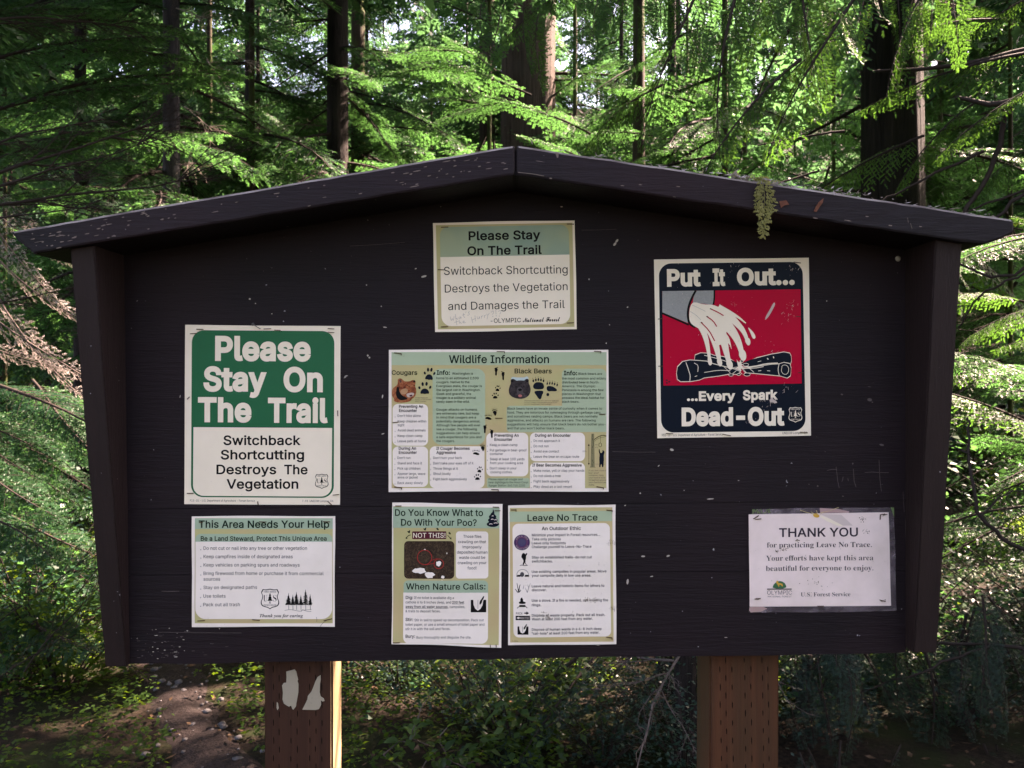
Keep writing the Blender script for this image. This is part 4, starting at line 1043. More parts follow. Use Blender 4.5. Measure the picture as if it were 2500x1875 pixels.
Hh.poly("log_drawing", CREAM, [(752, 925), (772, 950), (790, 935), (795, 975), (812, 990), (790, 1005), (785, 1030), (765, 1005), (745, 1000), (765, 985)], 9)
for (x, y, w, h) in ((705, 1056, 34, 16), (770, 1052, 26, 12), (840, 1052, 50, 22), (830, 970, 44, 20), (795, 940, 24, 18)): Hh.ell("log_drawing", CREAM, x, y, w / 2 + 4, h / 2 + 4, 7); Hh.ell("log_drawing", NAVY, x, y, w / 2, h / 2, 8)
for k in range(3): a = k * 2.1; Hh.ell("red_picture", MAROON, 172 + 13 * math.cos(a), 1112 + 13 * math.sin(a), 9, 8, 3)
shield(Hh, 1190, 1324, 1308, 1458, CREAM, NAVY, 3)
Hh.text("F51-10 - U.S. Department of Agriculture - Forest Service", 124, 640, 1574, 19, BLACK, 2, b2=1565); Hh.text("UNICOR Lompoc, CA", 1140, 1350, 1556, 19, BLACK, 2, b2=1552)
SCW = ink("scratch_white", (.55, .44, .38), .7, .1)
Hh.poly("scratch", SCW, [(1062, 450), (1074, 444), (1078, 460), (1060, 500), (1035, 545), (1010, 580), (990, 595), (1000, 560), (1030, 510)], 5, 1)
rr = random.Random(8)
for (cx, cy, sp, n, L) in ((750, 460, 60, 14, 16), (1210, 480, 70, 16, 30), (1180, 580, 60, 14, 20), (1000, 840, 90, 10, 24), (300, 420, 90, 14, 14), (1000, 1300, 70, 22, 26), (1060, 1280, 30, 22, 22), (900, 1420, 60, 12, 20), (1180, 1170, 60, 10, 30), (720, 140, 60, 10, 18), (1230, 170, 60, 14, 20), (850, 1450, 30, 20, 30), (540, 260, 50, 6, 20), (700, 800, 500, 40, 10), (700, 200, 500, 16, 12)):
    for k in range(n):
        x, y, a = cx + rr.gauss(0, sp / 2), cy + rr.gauss(0, sp / 2.4), rr.uniform(-2.2, -.6)
        if 110 < x < 1310 and 120 < y < 1525:
            l_ = rr.random() ** 2 * L; Hh.stroke("scratch", SCW, [(x, y), (x + l_ * math.cos(a), y + l_ * math.sin(a))], rr.uniform(1, 3.2), 9)
Hh.poly("scratch", SCW, [(1030, 1270), (1050, 1240), (1062, 1262), (1085, 1275), (1095, 1290), (1072, 1295), (1055, 1285), (1035, 1290)], 9)
for q in ((160, 1549, 215, 1552), (640, 1556, 700, 1568), (1290, 1538, 1348, 1542), (1236, 105, 1290, 112), (92, 585, 130, 579), (95, 982, 130, 982), (1255, 562, 1290, 564), (1275, 1036, 1315, 1038)): Hh.staple(*q)
Hh.finish()

# I: thank you, in a plastic sleeve
def mk_sleeve():
    M = Mat("clear_sleeve"); n = M.noise(M.obj((1, 1, 1)), 18, 4, .6, 1.5)
    M.color((.25, .2, .22)); M.set(.18, .5)
    tr = M.new("ShaderNodeBsdfTransparent"); mx = M.new("ShaderNodeMixShader")
    M.l(M.ramp(n, [(.40, (.12, .12, .12)), (.58, (.38, .38, .38)), (.68, (.85, .85, .85))]), mx.inputs[0]); M.l(tr.outputs[0], mx.inputs[1]); M.l(M.b.outputs[0], mx.inputs[2]); M.l(mx.outputs[0], M.out.inputs[0])
    M.bump(n, .3, .003); return M.m
SLEEVE = mk_sleeve()
I = Poster("thank_you_notice", "water stained THANK YOU notice in a crumpled clear sleeve, lowest at right", "notice", 1800, 1220, 5.2667, [(186, 118), (2010, 94), (2044, 1428), (146, 1454)], SLEEVE, .0010, 8)
I.sheet_o.name = "plastic_sleeve"
I.rrect("paper", COOL, [(142, 186), (1942, 160), (1970, 1360), (156, 1372)], 6, 3)
I.text("THANK YOU", 532, 1545, 474, 108, ink("ink_plum_black", (.03, .02, .035)), 6, bold=.016, b2=466)
for t, a, b, y, y2, cp in (("for practicing Leave No Trace.", 376, 1722, 612, 604, 66), ("Your efforts have kept this area", 366, 1742, 782, 774, 66), ("beautiful for everyone to enjoy.", 362, 1742, 912, 904, 66), ("U.S. Forest Service", 810, 1447, 1240, 1236, 52)): I.text(t, a, b, y, cp, GREY, 6, 'serif', -.004, b2=y2, res=2)
I.poly("emblem", ink("ink_dome_green", (.02, .13, .06)), [(447, 1136), (455, 1095), (485, 1060), (530, 1040), (580, 1048), (615, 1080), (630, 1136)], 6, 1)
I.poly("emblem", GOLD, [(492, 1050), (505, 1035), (522, 1040), (520, 1065), (545, 1068), (575, 1078), (580, 1110), (565, 1108), (558, 1090), (530, 1092), (535, 1112), (522, 1112), (510, 1085), (498, 1070)], 7)
I.box("emblem", BLACK, 378, 1138, 693, 1151, 0, 6); I.text("OLYMPIC", 380, 695, 1216, 54, GREY, 6, bold=-.004, part="emblem"); I.text("NATIONAL FOREST", 388, 692, 1250, 20, GREY, 6, part="emblem")
stains(I, [(1600, 250, 60), (1645, 405, 50), (600, 625, 50), (510, 660, 40), (770, 520, 30), (1000, 1080, 220), (1880, 190, 40), (270, 1268, 30), (1870, 1290, 40)], 16, 9, 5)
PNK = ink("faded_pink_scrap", (.42, .26, .25), .6, .25)
I.poly("sleeve_crease", PNK, [(1055, 105), (1300, 118), (1435, 150), (1425, 168), (1240, 165), (1062, 170)], 1)
I.poly("sleeve_crease", PNK, [(155, 1375), (330, 1372), (380, 1400), (300, 1440), (170, 1446), (150, 1420)], 1)
I.poly("sleeve_crease", CREAM, [(1062, 195), (1180, 240), (1350, 330), (1300, 338), (1150, 275), (1062, 222)], 7)
I.poly("sleeve_crease", ink("crease_pink", (.62, .50, .46)), [(1060, 180), (1330, 190), (1480, 330), (1350, 328), (1180, 238)], 6)
MOSS = ink("moss_fragment", (.10, .16, .06), .8, .3)
rr = random.Random(4)
for k in range(60): I.ell("moss_speck", MOSS, rr.uniform(190, 420), rr.uniform(122, 172), rr.uniform(3, 14), rr.uniform(2, 8), 4, rr.uniform(0, 3), 7)
I.poly("moss_speck", MOSS, [(1965, 95), (2010, 100), (2014, 220), (1990, 160)], 4)
I.ell("pin_rust", GOLD, 1008, 200, 42, 26, 8, .3)
for pts in ([(800, 130), (900, 165), (1000, 190)], [(940, 150), (1000, 195)], [(1010, 130), (1030, 200)], [(1105, 150), (1050, 195)], [(1300, 95), (1150, 150), (1060, 165)]): I.stroke("grass_wisp", TAN, pts, 5, 9, 1)
for q in ((207, 240, 268, 202), (232, 248, 300, 242), (1028, 1362, 1100, 1362), (222, 1272, 290, 1264), (1826, 1284, 1896, 1304), (1830, 250, 1834, 190), (1850, 186, 1918, 188)): I.staple(*q)
I.finish()

# round pin pushed into the panel at upper right
def disc_pin(px, py, r, m, name, label):
    c = Vector(((px - 1250) * K, -.0005, EYE + (937.5 - py) * K)); V, F = [(0, -.0035, 0)], []
    n = 18
    for ring, (rad, y) in enumerate(((.5, -.0034), (.85, -.0026), (1, -.0012), (.9, 0))):
        for k in range(n): a = 2 * PI * k / n; V.append((r * rad * math.cos(a) * (1 + .06 * math.sin(3 * a)), y, r * rad * math.sin(a)))
    for k in range(n): F.append((0, 1 + k, 1 + (k + 1) % n))
    for ring in range(3):
        for k in range(n): F.append((1 + ring * n + k, 1 + (ring + 1) * n + k, 1 + (ring + 1) * n + (k + 1) % n, 1 + ring * n + (k + 1) % n))
    tag(link(name, mesh(name, V, F, [m], smooth=True), None, c), label, "pin")
disc_pin(2191, 632, .0056, ink("pin_grey", (.34, .31, .27), .5, .3), "round_pin", "pale round pin pushed into the dark panel at upper right")
disc_pin(618, 792, .0030, STEEL, "nail", "grey nail head driven in just above the green trail sign")
# ------------------------------------------------------------------ vegetation kit
def leafmat(name, ca, cb, tr, tfac=.42, rough=.5, spec=.2, clump=.8):
    M = Mat(name)
    oi = M.new("ShaderNodeObjectInfo")
    n = M.noise(M.obj((1, 1, 1)), clump * 4, 3, .6)
    f = M.math('ADD', M.math('MULTIPLY', oi.outputs["Random"], .55), M.math('MULTIPLY', n, .6))
    f = M.ramp(f, [(.3, (0, 0, 0)), (.85, (1, 1, 1))])
    c = M.mix(f, ca, cb); M.color(c); M.set(rough, spec)
    t = M.new("ShaderNodeBsdfTranslucent")
    M.l(M.mix(f, tuple(x * .75 for x in tr), tr), t.inputs[0])
    mx = M.new("ShaderNodeMixShader"); mx.inputs[0].default_value = tfac
    M.l(M.b.outputs[0], mx.inputs[1]); M.l(t.outputs[0], mx.inputs[2]); M.l(mx.outputs[0], M.out.inputs[0])
    return M.m
L_CEDAR = leafmat("cedar_leaf", (.010, .046, .012), (.024, .080, .016), (.10, .28, .035), .45)
L_HEM = leafmat("hemlock_leaf", (.007, .038, .018), (.020, .072, .022), (.085, .27, .06), .42)
L_FIR = leafmat("fir_needle", (.004, .022, .018), (.012, .040, .028), (.06, .13, .05), .25, .48, .3)
L_FAR = leafmat("far_leaf", (.008, .045, .027), (.024, .078, .034), (.09, .26, .085), .40)
L_MAPLE = leafmat("vine_maple_leaf", (.028, .080, .026), (.055, .110, .028), (.20, .34, .05), .48)
L_HERB = leafmat("herb_leaf", (.013, .040, .009), (.028, .064, .011), (.20, .34, .02), .45, .65, .15)
L_SALAL = leafmat("salal_leaf", (.014, .044, .018), (.030, .070, .024), (.20, .34, .03), .40, .35, .35)
L_DEAD = leafmat("dead_needle", (.36, .31, .28), (.58, .52, .48), (.40, .34, .30), .35, .7, .2)
L_BROWN = leafmat("brown_frond", (.20, .16, .07), (.34, .30, .13), (.40, .34, .12), .45)
def barkmat(name, ca, cb, cc, moss=0.0, bump=.02, sc=(14, 14, 1.6)):
    M = Mat(name)
    g = M.noise(M.obj(sc), 1, 7, .72, .7); b = M.noise(M.obj((1, 1, 1)), 1.7, 4, .6)
    c = M.mix(M.ramp(g, [(.36, (0, 0, 0)), (.68, (1, 1, 1))]), ca, cb)
    c = M.mix(M.ramp(b, [(.45, (0, 0, 0)), (.7, (1, 1, 1))]), c, cc)
    if moss: c = M.mix(M.ramp(M.noise(M.obj((1, 1, .6)), 3, 4, .6), [(.52 - moss, (0, 0, 0)), (.66 - moss, (1, 1, 1))]), c, (.05, .075, .018))
    M.color(c); M.bump(g, .9, bump); M.set(.9, .15); return M.m
BK_DARK = barkmat("dark_fir_bark", (.006, .005, .005), (.045, .034, .030), (.024, .022, .020), moss=.0, bump=.04)
BK_CEDAR = barkmat("red_cedar_bark", (.020, .014, .011), (.10, .068, .052), (.06, .046, .04), sc=(20, 20, .9))
BK_GREYC = barkmat("grey_cedar_bark", (.005, .0045, .004), (.040, .034, .028), (.020, .019, .016), bump=.05, sc=(16, 16, .7))
BK_GREY = barkmat("pale_alder_bark", (.02, .019, .021), (.10, .092, .098), (.06, .055, .06))
BK_MOSS = barkmat("mossy_bark", (.02, .016, .012), (.07, .05, .035), (.05, .04, .03), moss=.06)
TWIG = Mat("twig_bark"); TWIG.color((.028, .020, .017)); TWIG = TWIG.set(.85, .2).m
TWIGP = Mat("pale_dead_twig"); TWIGP.color((.30, .24, .21)); TWIGP = TWIGP.set(.85, .2).m
TWIGM = Mat("grey_dead_twig"); TWIGM.color((.11, .085, .075)); TWIGM = TWIGM.set(.85, .2).m

def tube(V, Q, pts, r0, r1, n=4):
    """append a tapered tube (quads) along pts"""
    pts = np.asarray(pts, float); m = len(pts)
    T = np.gradient(pts, axis=0); T /= np.linalg.norm(T, axis=1)[:, None] + 1e-9
    up = np.array([0, 0, 1.0]) if abs(T[0][2]) < .9 else np.array([1.0, 0, 0])
    base = len(V)
    for i in range(m):
        a = np.cross(T[i], up); a /= np.linalg.norm(a) + 1e-9; b = np.cross(a, T[i])
        r = r0 + (r1 - r0) * i / (m - 1)
        for k in range(n):
            t = 2 * PI * k / n; V.append(pts[i] + r * (math.cos(t) * a + math.sin(t) * b))
    for i in range(m - 1):
        for k in range(n): Q.append((base + i * n + k, base + i * n + (k + 1) % n, base + (i + 1) * n + (k + 1) % n, base + (i + 1) * n + k))

def leaves(P, D, N, L, Wd, bend=.0):
    """diamond leaves: base P, direction D, face normal N, length, width"""
    D = D / (np.linalg.norm(D, axis=1)[:, None] + 1e-9)
    S = np.cross(D, N); S /= np.linalg.norm(S, axis=1)[:, None] + 1e-9
    L = L[:, None]; Wd = Wd[:, None]
    M = P + D * L * .42
    nn = np.cross(S, D)
    v = np.stack([P, M + S * Wd / 2, P + D * L - nn * L * bend, M - S * Wd / 2], 1).reshape(-1, 3)
    q = np.arange(len(P) * 4).reshape(-1, 4)
    return v, q

def rot2(d, a):
    c, s = np.cos(a), np.sin(a)
    return np.stack([d[..., 0] * c - d[..., 1] * s, d[..., 0] * s + d[..., 1] * c, d[..., 2]], -1)

def bough_mesh(name, L, ns, sl, nsub, subl, ll, lw, lsp, angS, angB, droop, hang, mats, seed, leafang=.6, jit=.35, t0=.08, power=.75, wood=.012, curl=0.0, bare=0.0):
    r = np.random.default_rng(seed)
    V, Q = [], []
    LP, LD, LN, LL, LW = [], [], [], [], []
    ph = r.uniform(0, 6)
    ax = lambda t: np.array([L * t, .04 * L * math.sin(t * 4 + ph), -droop * L * t * t + .03 * L * t])
    tube(V, Q, [ax(t) for t in np.linspace(0, 1, 9)], wood * L, wood * .15 * L, 5)
    for i in range(ns):
        t = t0 + (1 - t0) * (i + r.uniform(-.3, .3)) / ns; t = min(max(t, t0), .995)
        if r.random() < bare: continue
        s = 1 if i % 2 else -1
        o = ax(t); tg = ax(min(1, t + .02)) - ax(t - .02); tg /= np.linalg.norm(tg)
        ln = sl * (min(1, (t - t0) * 5 + .35)) * ((1 - t) ** power * .9 + .1) * r.uniform(.7, 1.15)
        a = s * angS * (1 - .35 * t) * r.uniform(.85, 1.12)
        d = rot2(tg, a); d[2] += r.uniform(-.2, .15)
        k = max(3, int(round(nsub * ln / sl)))
        u = np.linspace(0, 1, 7)
        sp = o + d * ln * u[:, None] + np.stack([curl * ln * u * u * 0, np.zeros(7), -hang * ln * u ** 1.7], 1)
        tube(V, Q, sp[[0, 3, 6]], wood * .28 * L * (1 - .6 * t), .0012, 3)
        for j in range(k):
            w = .12 + .88 * (j + r.uniform(0, .6)) / k
            w = min(w, .99)
            ss = 1 if j % 2 else -1
            p = np.array([np.interp(w, u, sp[:, c]) for c in range(3)])
            q2 = np.array([np.interp(min(1, w + .05), u, sp[:, c]) for c in range(3)]); sd = q2 - p; sd /= np.linalg.norm(sd) + 1e-9
            lat = tg - tg.dot(sd) * sd; lat /= np.linalg.norm(lat) + 1e-9
            bl = subl * (1 - .65 * w) * r.uniform(.7, 1.2)
            an = angB * r.uniform(.8, 1.15)
            bd = sd * math.cos(an) + ss * lat * math.sin(an) + r.normal(0, .07, 3); bd[2] -= hang * .25; bd /= np.linalg.norm(bd)
            l2 = sd - sd.dot(bd) * bd; l2 /= np.linalg.norm(l2) + 1e-9
            nn = np.cross(bd, l2)
            m = max(2, int(bl / lsp))
            e = (np.arange(m) + .5) / m
            pp = p + bd * (bl * e)[:, None]; pp[:, 2] -= hang * .25 * bl * e ** 2
            for s3 in (-1, 1):
                la = leafang * (1 - .4 * e)
                dd = bd * np.cos(la)[:, None] + s3 * l2 * np.sin(la)[:, None] + r.normal(0, .10, (m, 3))
                LP.append(pp); LD.append(dd); LN.append(nn + r.normal(0, jit, (m, 3)))
                LL.append(ll * r.uniform(.7, 1.2, m)); LW.append(lw * r.uniform(.75, 1.2, m))
    v, q = leaves(np.concatenate(LP), np.concatenate(LD), np.concatenate(LN), np.concatenate(LL), np.concatenate(LW), .15)
    nb = len(V)
    VV = np.concatenate([np.array(V), v]); QQ = np.concatenate([np.array(Q), q + nb])
    mi = np.concatenate([np.ones(len(Q), int), np.zeros(len(q), int)])
    me = quads_mesh(name, VV, QQ, mats, mi)
    me["L"] = L
    return me

def bare_mesh(name, L, seed, mat, depth=3, spread=.6, r0=.011, up=.0, n1=9, needles=None):
    r = np.random.default_rng(seed); V, Q = [], []
    LP, LD = [], []
    def br(p, d, ln, rad, lev):
        k = 7; pts = [p]; dd = d.copy()
        for i in range(k):
            dd = dd + r.normal(0, .09, 3) + np.array([0, 0, up]); dd /= np.linalg.norm(dd); pts.append(pts[-1] + dd * ln / k)
        tube(V, Q, pts, rad, rad * .35, 4 if lev else 6)
        if needles and lev:
            for q in pts[1:]: LP.append(q); LD.append(dd)
        if lev < depth:
            for j in range(int(n1 / (lev + 1)) + 1):
                i = r.integers(1, k + 1); a = r.normal(0, 1, 3); a -= a.dot(dd) * dd; a /= np.linalg.norm(a)
                nd = dd * r.uniform(.7, 1.2) + a * spread * r.uniform(.6, 1.3); nd /= np.linalg.norm(nd)
                br(pts[i], nd, ln * r.uniform(.25, .5), rad * .45, lev + 1)
    br(np.zeros(3), np.array([1.0, 0, 0]), L, r0 * L, 0)
    me = quads_mesh(name, np.array(V), np.array(Q), [mat], np.zeros(len(Q), int)); me["L"] = L
    return me

# prototypes; every branch in the scene shares one of these meshes
MC = [L_CEDAR, TWIG]
CEDAR = [bough_mesh("branch", 1.0, 40, .34, 14, .085, .0150, .0052, .0062, 1.0, .75, .25, .40, MC, 11 + k, .50, .25, power=.55) for k in range(3)]
SPRAY = [bough_mesh("spray", .42, 30, .14, 9, .045, .013, .0052, .0060, .9, .7, .30, .25, MC, 41 + k, .5, .2, wood=.008) for k in range(2)]
HEM = [bough_mesh("branch", 1.6, 42, .55, 10, .17, .038, .014, .019, 1.0, .8, .22, .18, [L_HEM, TWIG], 21 + k, .95, .4) for k in range(3)]
FAR = [bough_mesh("branch", 2.6, 30, .95, 7, .34, .12, .050, .064, 1.05, .8, .30, .20, [L_FAR, TWIG], 31 + k, .9, .6, wood=.008) for k in range(3)]
FIR = [bough_mesh("branch", 1.0, 26, .30, 8, .10, .022, .0044, .0055, .95, .8, .22, .22, [L_FIR, TWIG], 51 + k, 1.05, .5, bare=.1) for k in range(3)]
DEADB = [bough_mesh("branch", 1.4, 30, .36, 8, .10, .020, .0045, .012, .9, .8, .22, .30, [L_DEAD, TWIGM], 61 + k, .8, .5, bare=.15) for k in range(2)]
BARE = [bare_mesh("bare_branch", 1.5, 71 + k, TWIG, 3, .55, .010, .0) for k in range(3)]
BAREP = [bare_mesh("bare_branch", 1.0, 81 + k, TWIGP, 2, .7, .016) for k in range(2)]
BAREG = [bare_mesh("bare_branch", 1.2, 85 + k, TWIGM, 3, .6, .008) for k in range(2)]
SHM = 0
MAPLE = [bough_mesh("branch", 1.1, 22, .40, 6, .16, .040, .030, .036, 1.0, .9, .12, .10, [L_MAPLE, TWIG], 91 + k, .9, .30, wood=.007) for k in range(3)]

def aim(o, p0, p1, roll=0.0, wscale=1.0):
    p0, p1 = Vector(p0), Vector(p1); d = p1 - p0; s = d.length / o.data["L"]
    x = d.normalized(); up = Vector((0, 0, 1)) if abs(x.z) < .97 else Vector((0, 1, 0))
    y = up.cross(x).normalized(); z = x.cross(y)
    if roll: y, z = y * math.cos(roll) + z * math.sin(roll), z * math.cos(roll) - y * math.sin(roll)
    R_ = Matrix((x, y, z)).transposed().to_4x4()
    o.matrix_local = Matrix.Translation(p0) @ R_ @ Matrix.Diagonal((s, s * wscale, s, 1))
    return o
def add_bough(root, me, p0, p1, roll=0.0, name=None, wscale=1.0):
    o = bpy.data.objects.new(name or me.name.split(".")[0], me); COL.objects.link(o); o.parent = root
    b = root.location
    return aim(o, Vector(p0) - b, Vector(p1) - b, roll, wscale)

def trunk_mesh(r, h, mat, seed, sides=14, rows=18, flute=.06, taper=.55, lean=(0, 0), furrow=0):
    rr = random.Random(seed); V, Q = [], []
    ph = [rr.uniform(0, 6) for _ in range(5)]
    for i in range(rows + 1):
        t = i / rows; z = h * t
        R0 = r * (1 - taper * t) * (1 + .45 * math.exp(-z * 1.6))
        cx, cy = lean[0] * z + .03 * r * math.sin(z * .7 + ph[0]), lean[1] * z
        for k in range(sides):
            a = 2 * PI * k / sides
            q = 1 + flute * (math.sin(a * 3 + ph[1] + z * .05) + .6 * math.sin(a * 7 + ph[2] + z * .11)) * (.6 + .7 * math.exp(-z * .5))
            if furrow: q += furrow * (((k % 3) == 0) * -1.0 + .5 * math.sin(k * 12.9 + int(z * 1.3) * 1.7)) 
            q += rr.uniform(-.006, .006)
            V.append((cx + R0 * q * math.cos(a), cy + R0 * q * math.sin(a), z - .15))
    for i in range(rows):
        for k in range(sides): Q.append((i * sides + k, i * sides + (k + 1) % sides, (i + 1) * sides + (k + 1) % sides, (i + 1) * sides + k))
    return quads_mesh("trunk", np.array(V), np.array(Q), [mat], np.zeros(len(Q), int), np.ones(len(Q), bool))

def ground_z(x, y):
    s = max(0.0, y - 7.0)
    return .05 * math.sin(x * .9 + 1) * math.cos(y * .7) + .02 * math.sin(x * 3.1 + y * 2.3) + .055 * s + .0035 * s * s * .6 + .012 * max(0, abs(x) - 2.5)

def at(px, py, d): return Vector(((px - 1250) * d / FPX, d - DIST, EYE + (937.5 - py) * d / FPX))
# places that the photograph shows in full sun: the canopy keeps its gaps above them
LIT_SPOTS = []
def sun_clear(p0, p1, pad=.05):
    p0, p1 = Vector(p0), Vector(p1); L = (p1 - p0).length; pad = min(pad, .05)
    for q, rad in LIT_SPOTS:
        for t in (.15, .4, .65, .9, 1.05):
            p = p0.lerp(p1, t); d = p - q; a = d.dot(SUN)
            if a < .45: continue
            if (d - SUN * a).length < rad * .9 + L * pad * (1 - .6 * t): return False
    return True
def hidden(*ps):
    """is a high bough well outside the picture?"""
    for p in ps:
        t = Vector(p) - Vector((0, -DIST, EYE))
        if t.y > .2 and t.z / t.y < .54 and abs(t.x / t.y) < .71: return False
    return True
L_FROND = leafmat("dry_frond", (.13, .13, .035), (.26, .25, .08), (.40, .36, .10), .45)
def conifer(label, x, y, r, h, bark, protos, n, z0, z1, blen, seed, cat="tree", group=None, name="conifer_tree", pitch=(-.35, .05), az=None, lean=(0, 0), up=22, upL=1.0, **tk):
    rr = random.Random(seed); g = ground_z(x, y)
    root = empty(name, (x, y, g), label, cat, group)
    link("trunk", trunk_mesh(r, h, bark, seed, lean=lean, **tk), root)
    for k in range(n):
        z = z0 + (z1 - z0) * (k + rr.random()) / n
        a = rr.uniform(0, 2 * PI) if az is None else rr.uniform(*az)
        L = blen * rr.uniform(.6, 1.15) * (1 - .45 * (z - z0) / max(.1, h - z0)); p = rr.uniform(*pitch)
        rad = r * (1 - .5 * z / h) * .8
        b = Vector((x + lean[0] * z + rad * math.cos(a), y + lean[1] * z + rad * math.sin(a), g + z))
        e = b + Vector((math.cos(a) * math.cos(p), math.sin(a) * math.cos(p), math.sin(p))) * L
        if sun_clear(b, e): add_bough(root, rr.choice(protos), b, e, rr.uniform(-.35, .35))
    zt = 1.5 + .50 * (y + 1.6) - g          # crown above the picture: it shades the forest floor
    for k in range(up):
        z = zt + (h * .97 - zt) * ((k + rr.random()) / max(1, up)) ** 1.2; a = rr.uniform(0, 2 * PI); L = upL * rr.uniform(1.6, 2.9) * (1 - .5 * z / h)
        b = Vector((x, y, g + z)); e = b + Vector((math.cos(a), math.sin(a), -.18)) * L
        if z > zt and sun_clear(b, e, .10): add_bough(root, rr.choice(FAR), b, e, rr.uniform(-.3, .3))
    return root

for z in (.3, .5, .7, .9, 1.0): LIT_SPOTS.append((Vector((-.37, .07, z)), .32))
for x in (.30, .42, .50, .60): LIT_SPOTS.append((Vector((x, -.02, 1.93)), .25))
for x in (-.85, -.6, -.3, 0, .15): LIT_SPOTS.append((Vector((x, 0, 1.82 + .35 * (1 - abs(x)))), .04))
for a, b, d, r_ in ((1130, 90, 6, .85), (1000, 110, 6, .5), (1270, 175, 6, .7), (1420, 160, 6, .6), (1560, 110, 6.1, .7), (1120, 200, 5.9, .5), (530, 90, 4.9, .2), (590, 150, 7, .2), (430, 400, 7.4, .25), (480, 300, 7.2, .2),
                    (60, 700, 4.1, .3), (150, 900, 4.0, .3), (90, 560, 4.2, .25), (60, 830, 4.1, .25), (1150, 330, 11, .8), (1010, 340, 12, .8), (640, 350, 13, .8), (80, 240, 9, .6), (250, 330, 9, .4), (1950, 420, 6.5, .5), (2130, 110, 7, .4), (1750, 330, 5, .3), (900, 300, 9, .3),
                    (2420, 430, 5, .5), (2400, 640, 5, .4), (2400, 900, 5.2, .4), (2380, 1130, 5.2, .5), (2460, 1400, 5.2, .4), (2440, 250, 4.5, .3), (1850, 200, 2.9, .2), (1700, 250, 2.9, .2), (2020, 130, 2.8, .2), (1620, 330, 3.7, .25), (1740, 90, 3.0, .15), (1100, 1775, 2.9, .05),
                    (80, 1300, 6, .5), (200, 1180, 7, .4), (100, 1500, 5, .3), (2400, 1700, 3.6, .25), (2150, 1690, 3.4, .12), (2070, 1760, 3.3, .10), (2280, 1580, 3.4, .2), (2150, 1650, 4.5, .2)): LIT_SPOTS.append((at(a, b, d), r_))
for x, y, r_ in ((-1.60, 2.33, .08), (-2.3, 2.7, .30), (-1.82, 1.9, .15)): LIT_SPOTS.append((Vector((x, y, .05)), r_))

_r = random.Random(404)
for k in range(48):
    LIT_SPOTS.append((at(_r.uniform(500, 2450), _r.uniform(0, 470), _r.uniform(5.5, 14)), _r.uniform(.18, .40)))
for k in range(16): LIT_SPOTS.append((at(_r.uniform(0, 500), _r.uniform(0, 500), _r.uniform(6, 13)), _r.uniform(.15, .3)))
for k in range(20): LIT_SPOTS.append((at(_r.uniform(2340, 2500), _r.uniform(500, 1800), _r.uniform(4.2, 6.5)), _r.uniform(.2, .5)))
# ------------------------------------------------------------------ ground and path
def mk_soil():
    M = Mat("forest_soil"); n = M.noise(M.obj((1, 1, 1)), 2.2, 6, .65); f = M.noise(M.obj((1, 1, 1)), 38, 5, .7)
    c = M.mix(M.ramp(f, [(.35, (0, 0, 0)), (.7, (1, 1, 1))]), (.006, .004, .003), (.030, .020, .014))
    c = M.mix(M.ramp(n, [(.45, (0, 0, 0)), (.6, (1, 1, 1))]), c, (.012, .018, .005))
    M.color(c); M.bump(f, .8, .02); M.set(.95, .1); return M.m
def mk_path():
    M = Mat("trodden_earth"); n = M.noise(M.obj((1, 1, 1)), 9, 5, .7); f = M.noise(M.obj((1, 1, 1)), 70, 4, .7)
    c = M.mix(M.ramp(f, [(.35, (0, 0, 0)), (.68, (1, 1, 1))]), (.007, .005, .0045), (.042, .030, .027))
    c = M.mix(M.ramp(n, [(.4, (0, 0, 0)), (.65, (1, 1, 1))]), c, (.018, .012, .011))
    M.color(c); M.bump(f, 1.0, .012); M.set(.9, .15); return M.m
def sheet_grid(name, xs, ys, zf, m):
    nx, ny = len(xs), len(ys)
    V = [(x, y, zf(x, y)) for y in ys for x in xs]
    Q = [(j * nx + i, j * nx + i + 1, (j + 1) * nx + i + 1, (j + 1) * nx + i) for j in range(ny - 1) for i in range(nx - 1)]
    return quads_mesh(name, np.array(V), np.array(Q), [m], np.zeros(len(Q), int), np.ones(len(Q), bool))
def rise(x, y):
    # wooded slope closing the view far behind
    return ground_z(x, y) + .22 * max(0, y - 26) + .10 * max(0, abs(x) - 14)
xs = sorted(set(list(np.linspace(-8, 8, 65)) + list(np.linspace(-70, -8, 22)) + list(np.linspace(8, 70, 22))))
ys = sorted(set(list(np.linspace(-6, 12, 73)) + list(np.linspace(12, 90, 27)) + list(np.linspace(-30, -6, 8))))
tag(link("ground", sheet_grid("ground", xs, ys, rise, mk_soil())), kind="structure")
def path_x(y): return -.40 - .52 * y - .02 * max(0, y - 3) ** 2 + .06 * math.sin(y * 1.7)
def path_w(y): return .23 + .05 * math.sin(y * 2.1) - .012 * max(0, y)
V, Q = [], []; n = 150; m = 14
for j in range(n + 1):
    y = -1.2 + 11 * j / n; c = path_x(y); w = path_w(y) * 1.35
    for i in range(m + 1):
        u = i / m * 2 - 1; x = c + w * u * (1 + .12 * math.sin(y * 5 + u * 3))
        V.append((x, y, ground_z(x, y) + .022 - .050 * u * u + .010 * math.sin(x * 17 + 1) * math.cos(y * 13) + .006 * math.sin(x * 41) * math.cos(y * 37)))
Q = [(j * (m + 1) + i, j * (m + 1) + i + 1, (j + 1) * (m + 1) + i + 1, (j + 1) * (m + 1) + i) for j in range(n) for i in range(m)]
tag(link("path", quads_mesh("path", np.array(V), np.array(Q), [mk_path()], np.zeros(len(Q), int), np.ones(len(Q), bool))), kind="structure")

